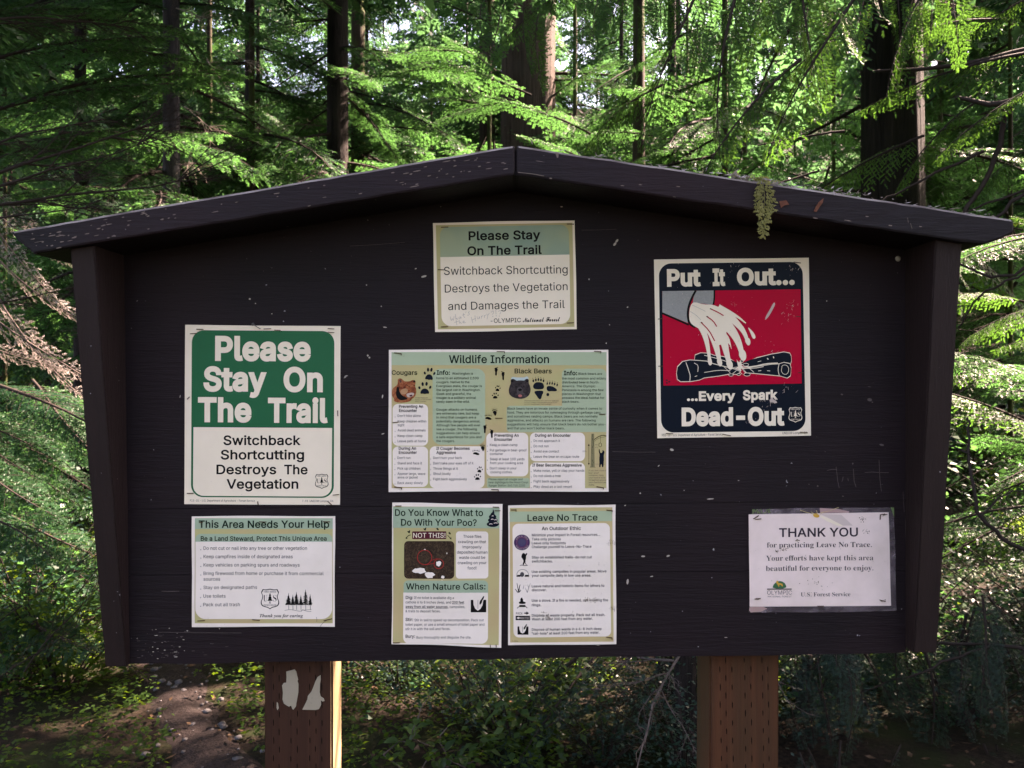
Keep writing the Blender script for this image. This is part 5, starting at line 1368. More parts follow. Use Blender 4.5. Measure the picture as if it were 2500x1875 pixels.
# pebbles and litter on the path: nobody could count them
STONE = Mat("pebble_stone"); STONE.color(STONE.ramp(STONE.noise(STONE.obj(), 30, 4, .6), [(.3, (.03, .028, .026)), (.7, (.11, .10, .10))])); STONE = STONE.set(.8, .3).m
def rock_mesh(name, r, seed, m, squash=.7, sub=2):
    bm = bmesh.new(); bmesh.ops.create_icosphere(bm, subdivisions=sub, radius=r); rr = random.Random(seed)
    k = [(Vector((rr.gauss(0, 1), rr.gauss(0, 1), rr.gauss(0, 1))).normalized(), rr.uniform(.6, 1)) for _ in range(9)]
    for v in bm.verts:
        for d, c in k:
            q = v.co.dot(d) - c * r
            if q > 0: v.co -= d * q * .9
        v.co.z *= squash
    me = bpy.data.meshes.new(name); bm.to_mesh(me); bm.free(); me.materials.append(m)
    me.polygons.foreach_set("use_smooth", [True] * len(me.polygons)); return me
rr = random.Random(12)
src = [rock_mesh("s", 1, k, STONE, .6, 1) for k in range(5)]
V, F = [], []
for k in range(520):
    y = rr.uniform(-.3, 6); x = path_x(y) + rr.gauss(0, path_w(y) * .75); s = .006 + .022 * rr.random() ** 3; a = rr.uniform(0, 6)
    b = len(V); me = rr.choice(src)
    for v in me.vertices: V.append((x + s * (v.co.x * math.cos(a) - v.co.y * math.sin(a)), y + s * (v.co.x * math.sin(a) + v.co.y * math.cos(a)), ground_z(x, y) + .018 + s * v.co.z))
    F += [tuple(i + b for i in p.vertices) for p in me.polygons]
tag(link("pebbles", mesh("pebbles", V, F, [STONE], smooth=True)), kind="stuff")
p = at(513, 1925, 2.95)
tag(link("rock", rock_mesh("rock", .062, 3, STONE, .8, 3), None, (p.x, p.y, ground_z(p.x, p.y) + .01)), "rounded pale grey rock half buried at the edge of the dirt path", "rock")

# leaf litter
N = 6500
y = rng.uniform(-1, 9, N); x = rng.uniform(-5, 5, N); z = np.array([ground_z(a, b) for a, b in zip(x, y)]) + rng.uniform(.012, .035, N)
D = rng.normal(0, 1, (N, 3)); D[:, 2] *= .15
v, q = leaves(np.stack([x, y, z], 1), D, np.array([0, 0, 1.0]) + rng.normal(0, .35, (N, 3)), rng.uniform(.015, .06, N), rng.uniform(.006, .028, N))
LIT = Mat("leaf_litter"); LIT.color(LIT.ramp(LIT.noise(LIT.obj(), 40, 2, .5), [(.3, (.03, .018, .010)), (.55, (.08, .048, .028)), (.75, (.15, .10, .065))])); LIT = LIT.set(.9, .1).m
tag(link("leaf_litter", quads_mesh("leaf_litter", v, q, [LIT], np.zeros(len(q), int))), kind="stuff")

# low green ground cover, thick left of the path
def cover(name, n, xr, yr, size, m, keep, hgt=.10, seed=1, k=7):
    r = np.random.default_rng(seed); LP, LD, LN, LL, LW = [], [], [], [], []
    for _ in range(n):
        x, y = r.uniform(*xr), r.uniform(*yr)
        if abs(x - path_x(y)) < path_w(y) * r.uniform(.55, 1.25) or not keep(x, y): continue
        h = hgt * r.uniform(.4, 1.6); a = r.uniform(0, 2 * PI, k); g = ground_z(x, y)
        c = np.array([x, y, g + h]); d = np.stack([np.cos(a), np.sin(a), r.uniform(-.3, .5, k)], 1)
        LP.append(c + d * size * .25 + r.normal(0, size * .5, (k, 3)) * [1, 1, .8]); LD.append(d); LN.append(np.array([0, 0, 1.0]) + r.normal(0, .45, (k, 3)))
        LL.append(size * r.uniform(.6, 1.3, k)); LW.append(size * .62 * r.uniform(.6, 1.2, k))
    v, q = leaves(*[np.concatenate(t) for t in (LP, LD, LN, LL, LW)], .2)
    tag(link(name, quads_mesh(name, v, q, [m], np.zeros(len(q), int))), kind="stuff")
cover("ground_cover", 11000, (-5.5, .2), (.4, 8.5), .027, L_HERB, lambda x, y: True, .09, 1)
cover("ground_cover", 1100, (-.8, 6.5), (1.6, 9), .036, L_HEM, lambda x, y: True, .16, 2)

# ------------------------------------------------------------------ named trees
def T(px, d): return ((px - 1250) * d / FPX, d - DIST)
x, y = T(823, 9.0)
conifer("straight dark fir trunk left of the board's peak with green boughs crossing it", x, y, .135, 16, BK_DARK, HEM, 44, 2.4, 7, 1.7, 101, up=50, upL=1.4, taper=.4)
x, y = T(1292, 13.5)
conifer("huge pale brown cedar trunk straight behind the board's peak", x, y, .50, 22, BK_CEDAR, HEM, 70, 3.2, 9, 2.6, 102, up=70, upL=2.0, taper=.3, sides=48, rows=40, flute=.05, furrow=.018)
x, y = T(1190, 14.5)
conifer("slimmer brown cedar trunk close beside the huge one behind the peak", x, y, .16, 20, BK_CEDAR, HEM, 44, 3.4, 9, 2.2, 103, taper=.3, sides=24, furrow=.02)
x, y = T(2190, 7.1)
conifer("thick dark cedar trunk with stringy furrowed bark above the right roof slope", x, y, .275, 18, BK_GREYC, CEDAR + HEM, 40, 2.8, 7, 1.9, 104, up=90, upL=1.9, taper=.3, sides=54, rows=40, flute=.05, furrow=.03, lean=(-.012, 0))
x, y = T(418, 7.6)
t5 = conifer("grey trunk with pale broken limbs above the left roof slope", x, y, .085, 15, BK_GREY, HEM, 44, 2.0, 6, 1.6, 105, taper=.35)
x, y = T(196, 8.5)
conifer("thin dark trunk nearest the left edge above the roof tip", x, y, .065, 14, BK_DARK, HEM, 44, 1.5, 6.5, 1.7, 106, taper=.35)
x, y = T(607, 12)
conifer("pole thin trunk between the grey trunk and the dark fir", x, y, .06, 14, BK_DARK, HEM, 30, 1.8, 9, 1.6, 107, taper=.4)
x, y = T(875, 11)
conifer("reddish slim trunk just right of the straight dark fir", x, y, .11, 15, BK_MOSS, HEM, 40, 2.4, 7.5, 1.8, 108, taper=.35)
x, y = T(1640, 9.5)
conifer("thin dark trunk behind the hanging cedar sprays right of the peak", x, y, .055, 14, BK_DARK, HEM, 44, 1.6, 7, 1.7, 109, taper=.35, up=55, upL=1.4)
x, y = T(1672, 3.15)
conifer("slim near black trunk seen below the board left of the orange post", x, y, .036, 2.2, BK_DARK, BAREG, 14, .3, 1.6, .8, 110, taper=.1, up=0)
x, y = T(1963, 3.6)
conifer("thin dark trunk under the board, first one right of the orange post", x, y, .030, 1.9, BK_DARK, FIR, 10, .8, 1.7, .8, 111, taper=.6, up=0)
x, y = T(2072, 3.5)
conifer("thin brown trunk under the board's right corner among dark fir boughs", x, y, .026, 1.8, BK_MOSS, FIR, 9, .6, 1.6, .8, 112, taper=.6, up=0)

rr = random.Random(55)
for o in [q for q in COL.objects if q.get("category") == "tree" and q.parent is None][:9]:
    for k in range(9):
        a = rr.uniform(PI, 2 * PI); z = rr.uniform(1.8, 5.5); L = rr.uniform(.25, .9); b = o.location + Vector((0, 0, z))
        add_bough(o, BAREG[k % 2], b, b + Vector((math.cos(a), math.sin(a), rr.uniform(-.5, .1))) * L, rr.uniform(0, 3), "bare_branch")
# pale broken limbs on the grey trunk
for (a, b, c, d_, dd) in ((430, 20, 505, 52, 7.2), (505, 145, 545, 215, 7.0), (560, 122, 620, 160, 7.0), (450, 260, 520, 325, 7.2), (430, 400, 500, 415, 7.3), (470, 330, 462, 420, 7.2)):
    add_bough(t5, BAREP[(a // 10) % 2], at(a, b, dd), at(c, d_, dd - .1), 0)

def limb(root, pts, r0, r1):
    P = [np.array(at(*p)) for p in pts]
    if len(P) > 2:      # soften the bends
        Q_ = [P[0]]
        for a, b in zip(P, P[1:]): Q_ += [a * .75 + b * .25, a * .25 + b * .75]
        P = Q_ + [P[-1]]
    r = np.random.default_rng(int(pts[0][0])); P2 = []
    for a, b in zip(P, P[1:]): P2 += [a, (a + b) / 2 + r.normal(0, .006, 3)]
    V, Q = [], []; tube(V, Q, P2 + [P[-1]], r0, r1, 6)
    link("limb", quads_mesh("limb", np.array(V) - np.array(root.location), np.array(Q), [TWIG], np.zeros(len(Q), int), np.ones(len(Q), bool)), root)
# cedar whose boughs hang into the top right of the picture; its stem stands outside the frame
cr = empty("cedar_tree", (4.4, 1.9, ground_z(4.4, 1.9)), "western red cedar whose long green sprays hang across the upper right", "tree")
link("trunk", trunk_mesh(.16, 9, BK_GREYC, 5, sides=24, furrow=.02), cr)
S = [  # from px, py, distance to px, py, distance: limbs with foliage
 (1710, -60, 3.0, 1535, 290, 2.9, 0), (1800, -60, 2.9, 1700, 330, 2.8, 1), (1965, -80, 3.0, 1935, 230, 2.9, 2), (2110, -60, 2.9, 1850, 300, 2.8, 0), (1950, 150, 2.8, 1640, 400, 2.8, 1),
 (2300, -80, 3.2, 2080, 200, 3.1, 2), (2560, 120, 3.0, 2120, 175, 3.1, 0), (2560, 200, 2.8, 2260, 330, 2.9, 1), (2460, 40, 3.4, 2200, 60, 3.4, 2), (2600, -50, 3.1, 2330, 60, 3.2, 0),
 (2560, 330, 3.2, 2330, 470, 3.3, 2), (1560, -70, 3.2, 1400, 60, 3.1, 1), (1440, -60, 3.4, 1190, 60, 3.3, 0), (1640, -80, 3.5, 1600, 120, 3.5, 2), (1890, -90, 3.6, 1800, 120, 3.5, 0), (2050, 90, 3.6, 1850, 200, 3.6, 1), (1620, 200, 3.8, 1390, 330, 3.7, 2), (2380, 250, 3.9, 2150, 420, 4, 1), (2250, 330, 4.2, 1950, 440, 4.2, 0)]
for (a, b, c, d_, e, f, k) in S:
    add_bough(cr, CEDAR[k], at(a, b, c), at(d_, e, f), .5 * (k - 1), wscale=.9)
rr = random.Random(3)
for k in range(26):   # short hanging sprays along the top
    px = 1180 + k * 46 + rr.uniform(-15, 15); py = rr.uniform(-50, 60); d = rr.uniform(2.7, 3.4)
    add_bough(cr, SPRAY[k % 2], at(px, py, d), at(px + rr.uniform(-45, 35), py + rr.uniform(110, 190), d - .05), rr.uniform(-.8, .8), "spray")
g = random.Random(8)
for k in range(200):   # the rest of its crown, above and right of the picture
    z = 2.2 + 6.8 * g.random(); a = g.uniform(0, 2 * PI); L = g.uniform(1.4, 3.3)
    b = Vector((4.4, 1.9, z)); e = b + Vector((math.cos(a), math.sin(a), -.25)) * L
    if not hidden(e, b.lerp(e, .6), b): continue
    if sun_clear(b, e, .08): add_bough(cr, FAR[k % 3], b, e, 0)
V, Q = [], []
for pts, r0, r1 in (([(2600, 190, 2.9), (2440, 262, 2.95), (2330, 235, 3.0)], .016, .006), ([(2600, 100, 3.0), (2350, 160, 3.05), (2130, 175, 3.1)], .014, .004), ([(2455, 262, 2.9), (2440, 380, 2.95), (2355, 520, 3.0)], .010, .008), ([(2580, 430, 3.1), (2400, 505, 3.15), (2310, 530, 3.2)], .007, .003), ([(2060, 320, 3.2), (1990, 330, 3.2), (1850, 355, 3.2)], .006, .003), ([(2400, 370, 3.2), (2290, 420, 3.2), (2150, 495, 3.2)], .008, .004),
                    ([(2000, 415, 3.3), (1930, 440, 3.3), (1810, 470, 3.3)], .006, .003), ([(2560, 620, 3.2), (2450, 690, 3.2), (2330, 640, 3.3)], .009, .004), ([(2600, 440, 3.0), (2490, 470, 3.0), (2400, 560, 3.05)], .012, .005)):
    limb(cr, pts, r0, r1)

# hemlock that throws the sunlit sprays across the middle
hm = empty("hemlock_tree", T(1560, 7.2) + (0.1,), "young hemlock with yellow green sunlit sprays spreading left behind the peak", "tree")
link("trunk", trunk_mesh(.07, 10, BK_MOSS, 8), hm)
g = random.Random(18)
for k in range(90):   # its crown, above the picture, roofs the ground behind the board
    z = 4.6 + 5 * (k + g.random()) / 90; a = g.uniform(0, 2 * PI); L = g.uniform(2.2, 4.0) * (1.25 - z / 14)
    b = Vector(hm.location) + Vector((0, 0, z)); e = b + Vector((math.cos(a), math.sin(a), -.12)) * L
    if not hidden(e, b.lerp(e, .6)): continue
    if sun_clear(b, e, .10): add_bough(hm, FAR[k % 3], b, e, 0)
for (a, b, c, d_, e, f) in ((1440, 330, 6.2, 1210, 190, 6.0), (1300, 230, 6.1, 1060, 110, 5.9), (1345, 240, 6.1, 1500, 110, 6.1), (1210, 175, 6.0, 1100, 70, 5.9), (1500, 200, 6.4, 1640, 90, 6.4), (1180, 130, 6.0, 960, 100, 5.9), (1120, 170, 6.0, 880, 150, 5.9), (1600, 330, 6.6, 1400, 300, 6.5), (1440, 400, 6.6, 1280, 300, 6.5), (1250, 250, 6.2, 1050, 260, 6.0), (1700, 250, 6.4, 1500, 180, 6.4), (1500, 420, 6.8, 1650, 330, 6.8)):
    add_bough(hm, HEM[(a // 7) % 3], at(a, b, c), at(d_, e, f), .1, wscale=.8)

# left: dense hemlock boughs coming in from outside the frame, and bare arching limbs
hl = empty("hemlock_tree", (-4.6, 3.0, 0.1), "shady hemlock whose dark boughs reach in from the upper left edge", "tree")
link("trunk", trunk_mesh(.12, 9, BK_DARK, 9), hl)
for (a, b, c, d_, e, f) in ((-80, 420, 4.4, 330, 240, 4.6), (-80, 300, 4.2, 420, 110, 4.6), (-60, 170, 4.4, 350, 10, 4.6), (-80, 60, 4.6, 260, -40, 4.8), (100, 380, 4.8, 500, 250, 5), (60, 250, 4.6, 540, 90, 4.9), (200, 130, 4.8, 570, 110, 5), (-60, 500, 5, 300, 400, 5.2), (-90, 20, 3.8, 150, 30, 4), (150, 330, 5.2, 560, 300, 5.4), (-60, 380, 5.4, 330, 330, 5.6), (150, 60, 5.0, 480, 20, 5.2)):
    if sun_clear(at(a, b, c), at(d_, e, f), .06): add_bough(hl, HEM[(b // 9) % 3], at(a, b, c), at(d_, e, f), .1)
for (a, b, c, d_, e, f, k) in ((-90, 450, 3.2, 400, 300, 3.6, 0), (-60, 480, 3.1, 330, 335, 3.4, 1), (-60, 380, 3.3, 230, 200, 3.5, 2), (-80, 520, 3.2, 430, 420, 3.6, 1), (-60, 540, 3.0, 250, 505, 3.2, 0), (-60, 60, 3.4, 300, -40, 3.6, 2), (-80, 760, 3.1, 200, 700, 3.3, 0), (-60, 60, 3.8, 190, 55, 4, 0)):
    add_bough(hl, BARE[k], at(a, b, c), at(d_, e, f), .6, "bare_branch", wscale=.6)
for k in range(60):
    z = 3.6 + 5 * g.random(); a = g.uniform(0, 2 * PI); b = Vector((-4.6, 3.0, z)); e = b + Vector((math.cos(a), math.sin(a), -.2)) * g.uniform(1.4, 2.6)
    if sun_clear(b, e, .08): add_bough(hl, FAR[k % 3], b, e, 0)
yh = empty("hemlock_sapling", (-3.3, 3.3, 0.05), "bushy teal green hemlock sapling filling the left edge below the bleached boughs", "tree")
link("trunk", trunk_mesh(.03, 2.6, BK_DARK, 19), yh)
for k in range(44):
    px = g.uniform(-120, 250); py = g.uniform(960, 1560); d = g.uniform(3.9, 5.6)
    add_bough(yh, HEM[k % 3], at(px - 150, py - 30, d), at(px + g.uniform(20, 170), py + g.uniform(-20, 110), d - g.uniform(0, .4)), g.uniform(-.3, .6))
for (a, b, c, d_, e, f) in ((-60, 1560, 3.6, 230, 1360, 3.7), (150, 1560, 3.5, 330, 1640, 3.5), (-60, 1700, 3.4, 200, 1500, 3.5), (60, 1640, 3.6, 215, 1400, 3.6)):
    add_bough(yh, BARE[b % 3], at(a, b, c), at(d_, e, f), 1.2, "bare_branch", wscale=.5)
# dead pale boughs at the left edge
dd = empty("dead_spruce", (-3.4, 2.4, 0.05), "dead sapling with pale sun bleached drooping boughs at the left edge beside the board", "tree")
link("trunk", trunk_mesh(.045, 3.2, BK_GREY, 10), dd)
for (a, b, c, d_, e, f) in ((-70, 480, 4.3, 130, 720, 4.1), (-80, 560, 4.2, 170, 800, 4.0), (-60, 640, 4.2, 150, 960, 4.0), (-90, 700, 4.2, 195, 940, 4.0), (-70, 820, 4.4, 120, 900, 4.2), (-60, 420, 4.4, 100, 560, 4.3), (-20, 520, 4.6, 180, 640, 4.5)):
    add_bough(dd, DEADB[(b // 20) % 2], at(a, b, c), at(d_, e, f), 1.0 + .3 * (b % 3), wscale=.6)

# right edge: vine maple and fir boughs
vm = empty("vine_maple", (3.9, 3.2, 0.1), "bright yellow green vine maple filling the right edge beside the board", "tree")
link("trunk", trunk_mesh(.05, 4, BK_MOSS, 12), vm)
rr = random.Random(17)
for k in range(46):
    px = rr.uniform(2330, 2620); py = rr.uniform(500, 1800); d = rr.uniform(4.4, 6.4)
    add_bough(vm, (MAPLE[:1] + HEM + CEDAR)[k % 7], at(px + rr.uniform(60, 260), py + rr.uniform(-60, 160), d), at(px - rr.uniform(60, 260), py + rr.uniform(-90, 60), d + rr.uniform(-.3, .3)), rr.uniform(-.4, .4))
V, Q = [], []
for pts, r0, r1 in (([(2600, 1370, 3.0), (2460, 1330, 3.0), (2390, 1260, 3.0), (2365, 1130, 3.05), (2360, 1020, 3.1)], .010, .004), ([(2370, 1110, 3.05), (2300, 1080, 3.1)], .004, .003), ([(2395, 1262, 3.0), (2450, 1200, 3.0), (2540, 1190, 3.0)], .004, .002), ([(2600, 1610, 2.9), (2440, 1570, 3.0), (2290, 1572, 3.1)], .009, .005), ([(2440, 1572, 3.0), (2340, 1600, 3.0), (2260, 1640, 3.0), (2100, 1690, 3.1)], .006, .003), ([(2600, 1500, 2.9), (2500, 1590, 2.9)], .006, .006), ([(2560, 640, 3.0), (2460, 690, 3.0), (2390, 715, 3.1), (2340, 800, 3.2)], .006, .003)):
    limb(vm, pts, r0, r1)

fb = empty("fir_sapling", (2.35, 1.9, 0.0), "dark fir sapling with drooping boughs under the board's right corner", "tree")
link("trunk", trunk_mesh(.03, 2.4, BK_DARK, 13), fb)
for k in range(85):
    px = rr.uniform(1880, 2440); py = rr.uniform(1450, 1850); d = rr.uniform(2.9, 4.2)
    add_bough(fb, FIR[k % 3], at(px, py, d), at(px + rr.uniform(-90, 150), py + rr.uniform(120, 300), d + rr.uniform(-.2, .2)), rr.uniform(-.5, .5))
# dark fir bough crossing below the board between the posts
fc = empty("fir_sapling", (.75, 2.3, 0.0), "dark fir sapling leaning between the two posts below the board", "tree")
link("trunk", trunk_mesh(.028, 2.1, BK_DARK, 14), fc)
for (a, b, c, d_, e, f) in ((1500, 1560, 3.3, 1180, 1850, 3.0), (1420, 1600, 3.3, 1060, 1900, 3.1), (1250, 1590, 3.5, 1150, 1690, 3.5), (1350, 1560, 3.5, 1200, 1650, 3.4), (1560, 1590, 3.6, 1380, 1720, 3.5), (1180, 1580, 3.8, 1170, 1700, 3.7), (1620, 1620, 3.4, 1450, 1830, 3.3), (1560, 1700, 3.7, 1330, 1900, 3.6), (1300, 1700, 3.4, 1230, 1900, 3.3)):
    add_bough(fc, FIR[(a // 10) % 3], at(a, b, c), at(d_, e, f), .3)
for k in range(34):     # layered boughs going back into the shade
    px = rr.uniform(860, 1760); py = rr.uniform(1500, 1880); d = rr.uniform(3.6, 6.2)
    add_bough(fc, (FIR + HEM)[k % 6], at(px, py, d), at(px + rr.uniform(-330, 200), py + rr.uniform(20, 170), d + rr.uniform(-.3, .3)), rr.uniform(-.4, .8))
for k in range(20):
    px = rr.uniform(900, 1700); py = rr.uniform(1560, 1800); d = rr.uniform(3.4, 4.4)
    add_bough(fc, BAREG[k % 2], at(px, py, d), at(px - rr.uniform(-120, 250), py + rr.uniform(-40, 200), d), rr.uniform(0, 3), "bare_branch", .5)

# salal saplings with round leaves catching light
def leafy_stem(label, px, py, d, n, h, seed, size=.05, name="salal_plant"):
    r = np.random.default_rng(seed); p = at(px, py, d); g = ground_z(p.x, p.y); root = empty(name, (p.x, p.y, g), label, "plant")
    V, Q = [], []; tip = np.array([0, 0, p.z - g]); pts = [np.array([r.normal(0, .04), r.normal(0, .04), 0]) * (1 - t) + tip * t + np.array([.04 * math.sin(t * 5 + seed), 0, 0]) for t in np.linspace(0, 1, 8)]
    tube(V, Q, pts, .004, .0015, 5); link("stem", quads_mesh("stem", np.array(V), np.array(Q), [TWIGM], np.zeros(len(Q), int)), root)
    for k in range(n):
        t = 1 - (k / n) * min(1, h / max(.2, tip[2])); i = min(7, int(t * 7)); c = pts[i]; a = k * 2.4 + r.uniform(-.4, .4); s = size * r.uniform(.7, 1.2)
        W_, F_ = [], []
        for j in range(7):
            u = j / 6; w = .36 * math.sin(PI * min(1, u * 1.02)) ** .7 * (1 - .35 * u) + .004
            for e in (-1, 0, 1): W_.append((u, e * w, .10 * abs(e) * w * 3 - .25 * u * u + .1 * u))
        for j in range(6):
            for e in range(2): F_.append((j * 3 + e, j * 3 + e + 1, j * 3 + e + 4, j * 3 + e + 3))
        me = mesh("leaf", W_, F_, [L_SALAL], smooth=True); o = link("leaf", me, root)
        o.location = c; o.scale = (s, s, s); o.rotation_euler = (r.uniform(-.5, .5), r.uniform(-.9, .3), a)
leafy_stem("upright sapling with the brightest yellow leaves low between the posts", 1100, 1775, 2.9, 9, .25, 1, .048)
leafy_stem("sapling with a single bright leaf tip right of the sunlit post edge", 1030, 1700, 3.0, 10, .4, 2, .045)
leafy_stem("small sapling with bluish green leaves nearest the sunlit post", 990, 1780, 3.0, 12, .35, 3, .052)
leafy_stem("sapling with dull olive leaves in front of the dark fir bough", 1170, 1800, 3.1, 12, .35, 4, .045)
leafy_stem("low sapling of dark round leaves right of the brightest one", 1060, 1850, 2.9, 14, .35, 5, .05)
leafy_stem("sapling of pointed leaves under the middle of the board", 1335, 1770, 3.3, 14, .4, 6, .045)
leafy_stem("sapling beside the near black trunk, left of the orange post", 1440, 1830, 3.2, 14, .4, 7, .04)

# ------------------------------------------------------------------ understory shrubs
def shrub_mesh(seed, n, size, m, R0=.55, H=1.0):
    r = np.random.default_rng(seed); V, Q = [], []; LP, LD, LN, LL, LW = [], [], [], [], []
    for s in range(16):
        a = r.uniform(0, 6.3); tilt = r.uniform(.1, .8); L = H * r.uniform(.7, 1.2)
        p0 = np.array([.05 * math.cos(a), .05 * math.sin(a), 0]); d = np.array([math.cos(a) * tilt, math.sin(a) * tilt, 1.0]); d /= np.linalg.norm(d)
        pts = [p0 + d * L * t + np.array([math.cos(a), math.sin(a), -.7]) * .22 * L * t * t for t in np.linspace(0, 1, 7)]
        tube(V, Q, pts, .007, .0015, 4)
        for k in range(n // 16):
            t = r.uniform(.2, 1); c = pts[int(t * 6)] + r.normal(0, .11, 3)
            b = r.uniform(0, 6.3); LP.append(c); LD.append([math.cos(b), math.sin(b), r.uniform(-.5, .2)]); LN.append(np.array([0, 0, 1]) + r.normal(0, .4, 3)); LL.append(size * r.uniform(.6, 1.2)); LW.append(size * .6 * r.uniform(.7, 1.1))
    v, q = leaves(np.array(LP), np.array(LD), np.array(LN), np.array(LL), np.array(LW), .2)
    return quads_mesh("stems", np.array(V), np.array(Q), [TWIG], np.zeros(len(Q), int)), quads_mesh("foliage", v, q, [m], np.zeros(len(q), int))
SH = [shrub_mesh(5, 1300, .06, L_HERB), shrub_mesh(6, 1500, .05, L_HEM), shrub_mesh(7, 900, .075, L_SALAL), shrub_mesh(8, 1800, .035, L_FIR)]
def zone(x, y):
    px = 1250 + x / (y + DIST) * FPX
    return "left of the board" if px < 300 else "under the board's left half" if px < 800 else "between the two posts" if px < 1700 else "under the board's right corner" if px < 2250 else "right of the board"
def shrub(k, x, y, s, label, rot, group=None):
    root = empty("shrub", (x, y, ground_z(x, y) - .02), label, "shrub", group); root.rotation_euler = (0, 0, rot); root.scale = (s, s, s)
    a = link("stems", SH[k][0], root); a["kind"] = "stuff"
    b = link("foliage", SH[k][1], root)
    return root
GRP = "leafy shrubs of the forest understory"
rr = random.Random(31)
spots = []
for k in range(120):
    d = 4.0 + 15 * rr.random() ** 1.3; px = rr.uniform(-300, 2800); x, y = T(px, d)
    if abs(x - path_x(y)) < .75 and y < 9: continue
    if px < 330 and k % 2 and d < 8: continue
    if 780 < px < 2300 and d < 6.5 and k % 2: continue
    if d < 5.2 and 560 < px < 760: continue
    spots.append((x, y, rr.uniform(.8, 1.5) * (1 if d > 6 else .8), rr.choice((0, 1, 1, 2, 3, 3)) if not (1.4 < y < 3.4 or (px < 400 and d < 9)) else (3 if k % 3 else 1)))
for k in range(17):
    d = rr.uniform(3.1, 4.8); px = rr.uniform(900, 2350); x, y = T(px, d); spots.append((x, y, rr.uniform(.5, .8), 3 if k % 3 else 2))
for x, y, s, k in spots:
    shrub(k, x, y, s, "%s shrub in the %s understory, %s" % (("light green small leaved", "dense mid green", "broad leaved yellow green", "dark fine leaved")[k], "near" if y < 4 else "middle" if y < 8 else "far", zone(x, y)), rr.uniform(0, 6), GRP)
x, y = T(150, 4.0); shrub(0, x, y, .8, "sunlit yellow green shrub low at the left edge beside the path", 1, None)
x, y = T(60, 4.6); shrub(3, x, y, 1.2, "dark fine leaved shrub at the left edge below the bleached boughs", 2, None)

# ------------------------------------------------------------------ the forest wall
rr = random.Random(77)
G2 = "conifers of the forest wall behind the board"
def fwall(n, d0, d1, protos, boughs, blen, hh, pxr, seed, up):
    r = random.Random(seed)
    for k in range(n):
        d = r.uniform(d0, d1); px = pxr[0] + (pxr[1] - pxr[0]) * (k + r.uniform(.1, .9)) / n
        x, y = T(px, d)
        if abs(x - path_x(min(y, 9))) < .8 and y < 8: continue
        h = r.uniform(.8, 1.2) * hh
        pz = 1250 + x / d * FPX
        bk = r.choice((BK_DARK, BK_MOSS, BK_MOSS))
        conifer("%s trunked conifer, %s row of forest wall, %s" % ("dark" if bk is BK_DARK else "mossy", ("nearest", "middle", "farthest")[seed - 3], "past the left edge of the board" if pz < 250 else "above the left roof slope" if pz < 1000 else "behind the peak" if pz < 1500 else "above the right roof slope" if pz < 2300 else "past the right edge of the board"), x, y, r.uniform(.018, .038) * (1 + d / 40), h, bk, protos, boughs, .5, min(h * .95, 2.2 + d * .55), blen, seed * 50 + k, group=G2, rows=10, sides=10, up=up, upL=1.3)
fwall(14, 8, 12, HEM, 46, 2.0, 11, (-350, 2850), 3, 34)
fwall(20, 12.5, 19, FAR, 46, 2.9, 15, (-400, 2900), 4, 22)
fwall(24, 20, 34, FAR, 56, 4.4, 22, (-500, 3000), 5, 4)

# unseen limbs added to both edge trees, shading the ground behind the board
g = random.Random(61)
ARMS = {}
def arm(root, q, z):
    V, Q = ARMS.setdefault(root.name, ([], []))
    b = Vector((root.location.x, root.location.y, z - .5)); md = b.lerp(q, .5) + Vector((0, 0, .12))
    if hidden(md, q, b.lerp(q, .75)): tube(V, Q, [tuple(b - root.location), tuple(md - root.location), tuple(q - root.location)], .028, .012, 4)
for k in range(210):
    root, bx, by = ((cr, 4.4, 1.9), (hl, -4.6, 3.0))[k % 2]
    z = g.uniform(4.3, 7.6); b = Vector((bx, by, z)); tx = g.uniform(-.8, 3.4) if k % 2 == 0 else g.uniform(-3.6, .4)
    e = Vector((tx, g.uniform(.1, 4.2), z - g.uniform(-.2, .5)))
    m = b.lerp(e, .25 + .35 * g.random()); 
    if (e - m).length > 3.4: m = e + (m - e).normalized() * 3.4
    if sun_clear(m, e) and hidden(e, m):
        add_bough(root, FAR[k % 3], m, e, g.uniform(-.3, .3)); arm(root, m, z)

for k in range(260):  # more unseen boughs added at right to keep sun off the ground
    z = g.uniform(4.0, 6.8); e = Vector((g.uniform(1.2, 6.5), g.uniform(1.2, 6.2), z)); m = e + Vector((g.uniform(.5, 1.6), g.uniform(-1, 1), g.uniform(0, .4))).normalized() * g.uniform(1.8, 3.0)
    if not hidden(e, m): continue
    if sun_clear(m, e):
        add_bough(cr, FAR[k % 3], m, e, g.uniform(-.3, .3)); arm(cr, m, z)
for root in (cr, hl):
    V, Q = ARMS.get(root.name, ([], []))
    if Q: link("shade_limbs", quads_mesh("shade_limbs", np.array(V), np.array(Q), [BK_DARK], np.zeros(len(Q), int)), root)["kind"] = "stuff"
# unseen conifers added behind the camera to cut the low sky light
r = random.Random(5)
for k in range(10):
    a = PI * (1.02 + .96 * (k + r.uniform(.2, .8)) / 10); R_ = r.uniform(8, 11)
    x, y = R_ * math.cos(a), R_ * math.sin(a) - 1.6
    conifer("unseen conifer added behind the camera to block low sky light", x, y, .12, 11, BK_DARK, FAR, 60, .6, 10.2, 3.0, 900 + k, group="unseen conifers added behind the camera", rows=8, sides=8, up=0)

# two hemlocks added right of the frame, plus a conifer behind, for crown shade
for k, (x, y, lab) in enumerate(((6.2, 4.2, "hemlock added outside the right of the frame to shade the ground"), (7.5, 8.0, "tall hemlock added outside the right of the frame for shade, farther back"), (2.6, 11.0, "tall conifer far behind the board whose crown shades the ground"))):
    conifer(lab, x, y, .10, 14, BK_DARK, FAR, 20, 4, 8, 2.6, 700 + k, up=230, upL=1.8)

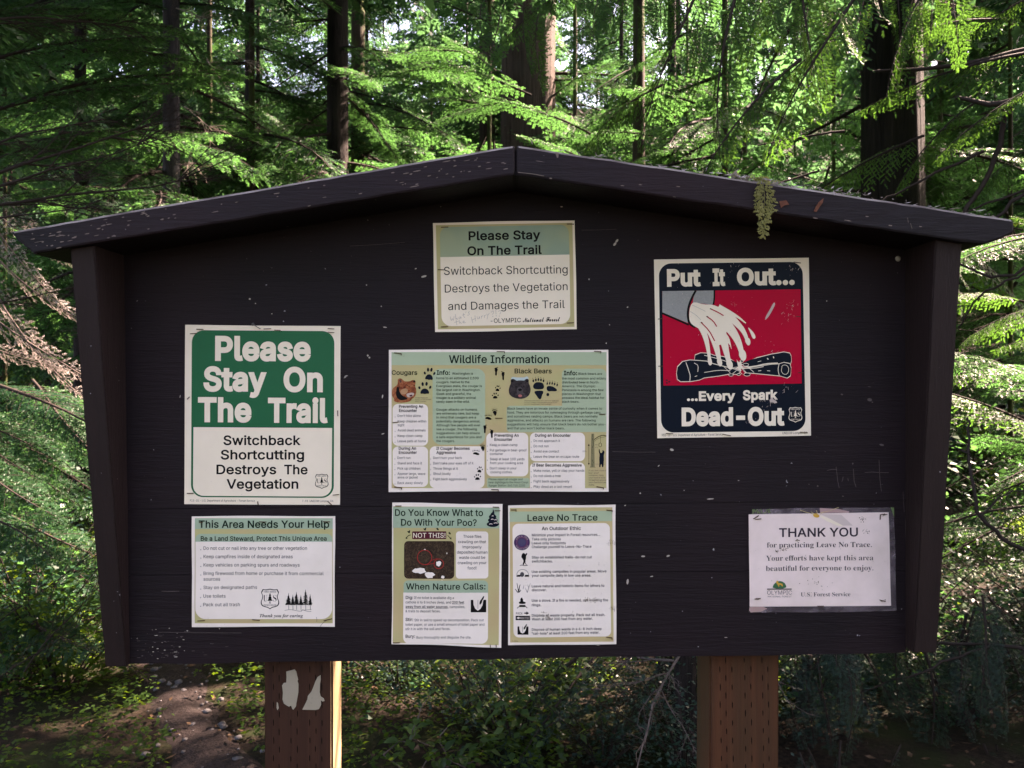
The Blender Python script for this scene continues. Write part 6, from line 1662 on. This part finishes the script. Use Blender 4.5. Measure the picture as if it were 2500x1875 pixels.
# fallen frond and litter on the roof
fr = bough_mesh("frond", .118, 20, .050, 10, .010, .0050, .0026, .0024, .52, .6, .03, .02, [L_FROND, L_FROND], 7, .5, .3, t0=.0, power=1.1, wood=.006)
o = bpy.data.objects.new("cedar_frond", fr); COL.objects.link(o); tag(o, "dry yellowish cedar frond hanging over the front edge of the right roof plank", "frond")
a, b = rf(1852, 430), rf(1867, 580); a.y = YF - .004; b.y = YF - .012; aim(o, a, b, .15, 1.1)
o = bpy.data.objects.new("cedar_frond", fr.copy()); COL.objects.link(o); tag(o, "bleached cedar frond lying flat on top of the right roof plank", "frond")
a, b = rf(1800, 430), rf(1905, 448); a.y = YF + .03; b.y = YF + .01; a.z += .006; b.z += .008; aim(o, a, b, .1)
DL_ = mesh("dead_leaf", [(0, 0, 0), (.010, -.006, .008), (.020, 0, .004), (.012, .008, .009), (.006, .003, .012)], [(0, 1, 4), (1, 2, 4), (2, 3, 4), (3, 0, 4)], [L_BROWN])
p = rf(1786, 434); tag(link("dead_leaf", DL_, None, (p.x, YF + .006, p.z + .002)), "curled brown dead leaf on the right roof plank's top edge", "leaf")
def flake(px, py, pts, label, m=L_BROWN):
    c = rf(px, py); V = [((x - px) * .764e-3, -.0012 * (k % 2) - .0005, -(y - py) * .764e-3) for k, (x, y) in enumerate(pts)]; V += [(a, b + .0006, c_) for a, b, c_ in V]
    n = len(pts); F = [tuple(range(n)), tuple(range(2 * n - 1, n - 1, -1))] + [(i, i + n, (i + 1) % n + n, (i + 1) % n) for i in range(n)]
    tag(link("bark_flake", mesh("bark_flake", V, F, [m]), None, (c.x, YF - .001, c.z)), label, "flake")
r = np.random.default_rng(9); n = 420
pts = []; D = r.normal(0, 1, (n, 3)); D[:, 2] *= .35
for k in range(n):
    px = 1790 + 330 * r.random() ** 1.8 if k % 3 else r.uniform(1262, 2440); p = rf(px, 354 + (px - 1260.5) * .149); pts.append((p.x, YF + abs(r.normal(0, .02)) - .003, p.z + .002 + .004 * r.random()))
v, q = leaves(np.array(pts), D, np.array([0, -.6, 1.0]) + r.normal(0, .5, (n, 3)), r.uniform(.006, .02, n), r.uniform(.0015, .004, n))
tag(link("needle_litter", quads_mesh("needle_litter", v, q, [L_DEAD], np.zeros(len(q), int))), kind="stuff")
BKF = Mat("reddish_flake"); BKF.color((.13, .045, .025)); BKF = BKF.set(.8, .2).m
flake(1998, 500, [(2010, 484), (2007, 496), (2000, 506), (1992, 518), (1986, 516), (1990, 506), (1998, 494)], "reddish bark flake stuck to the right roof plank's face", BKF)
flake(1915, 500, [(1902, 492), (1918, 490), (1926, 500), (1914, 502), (1906, 508)], "small brown bark fragment beside the hanging frond", BKF)
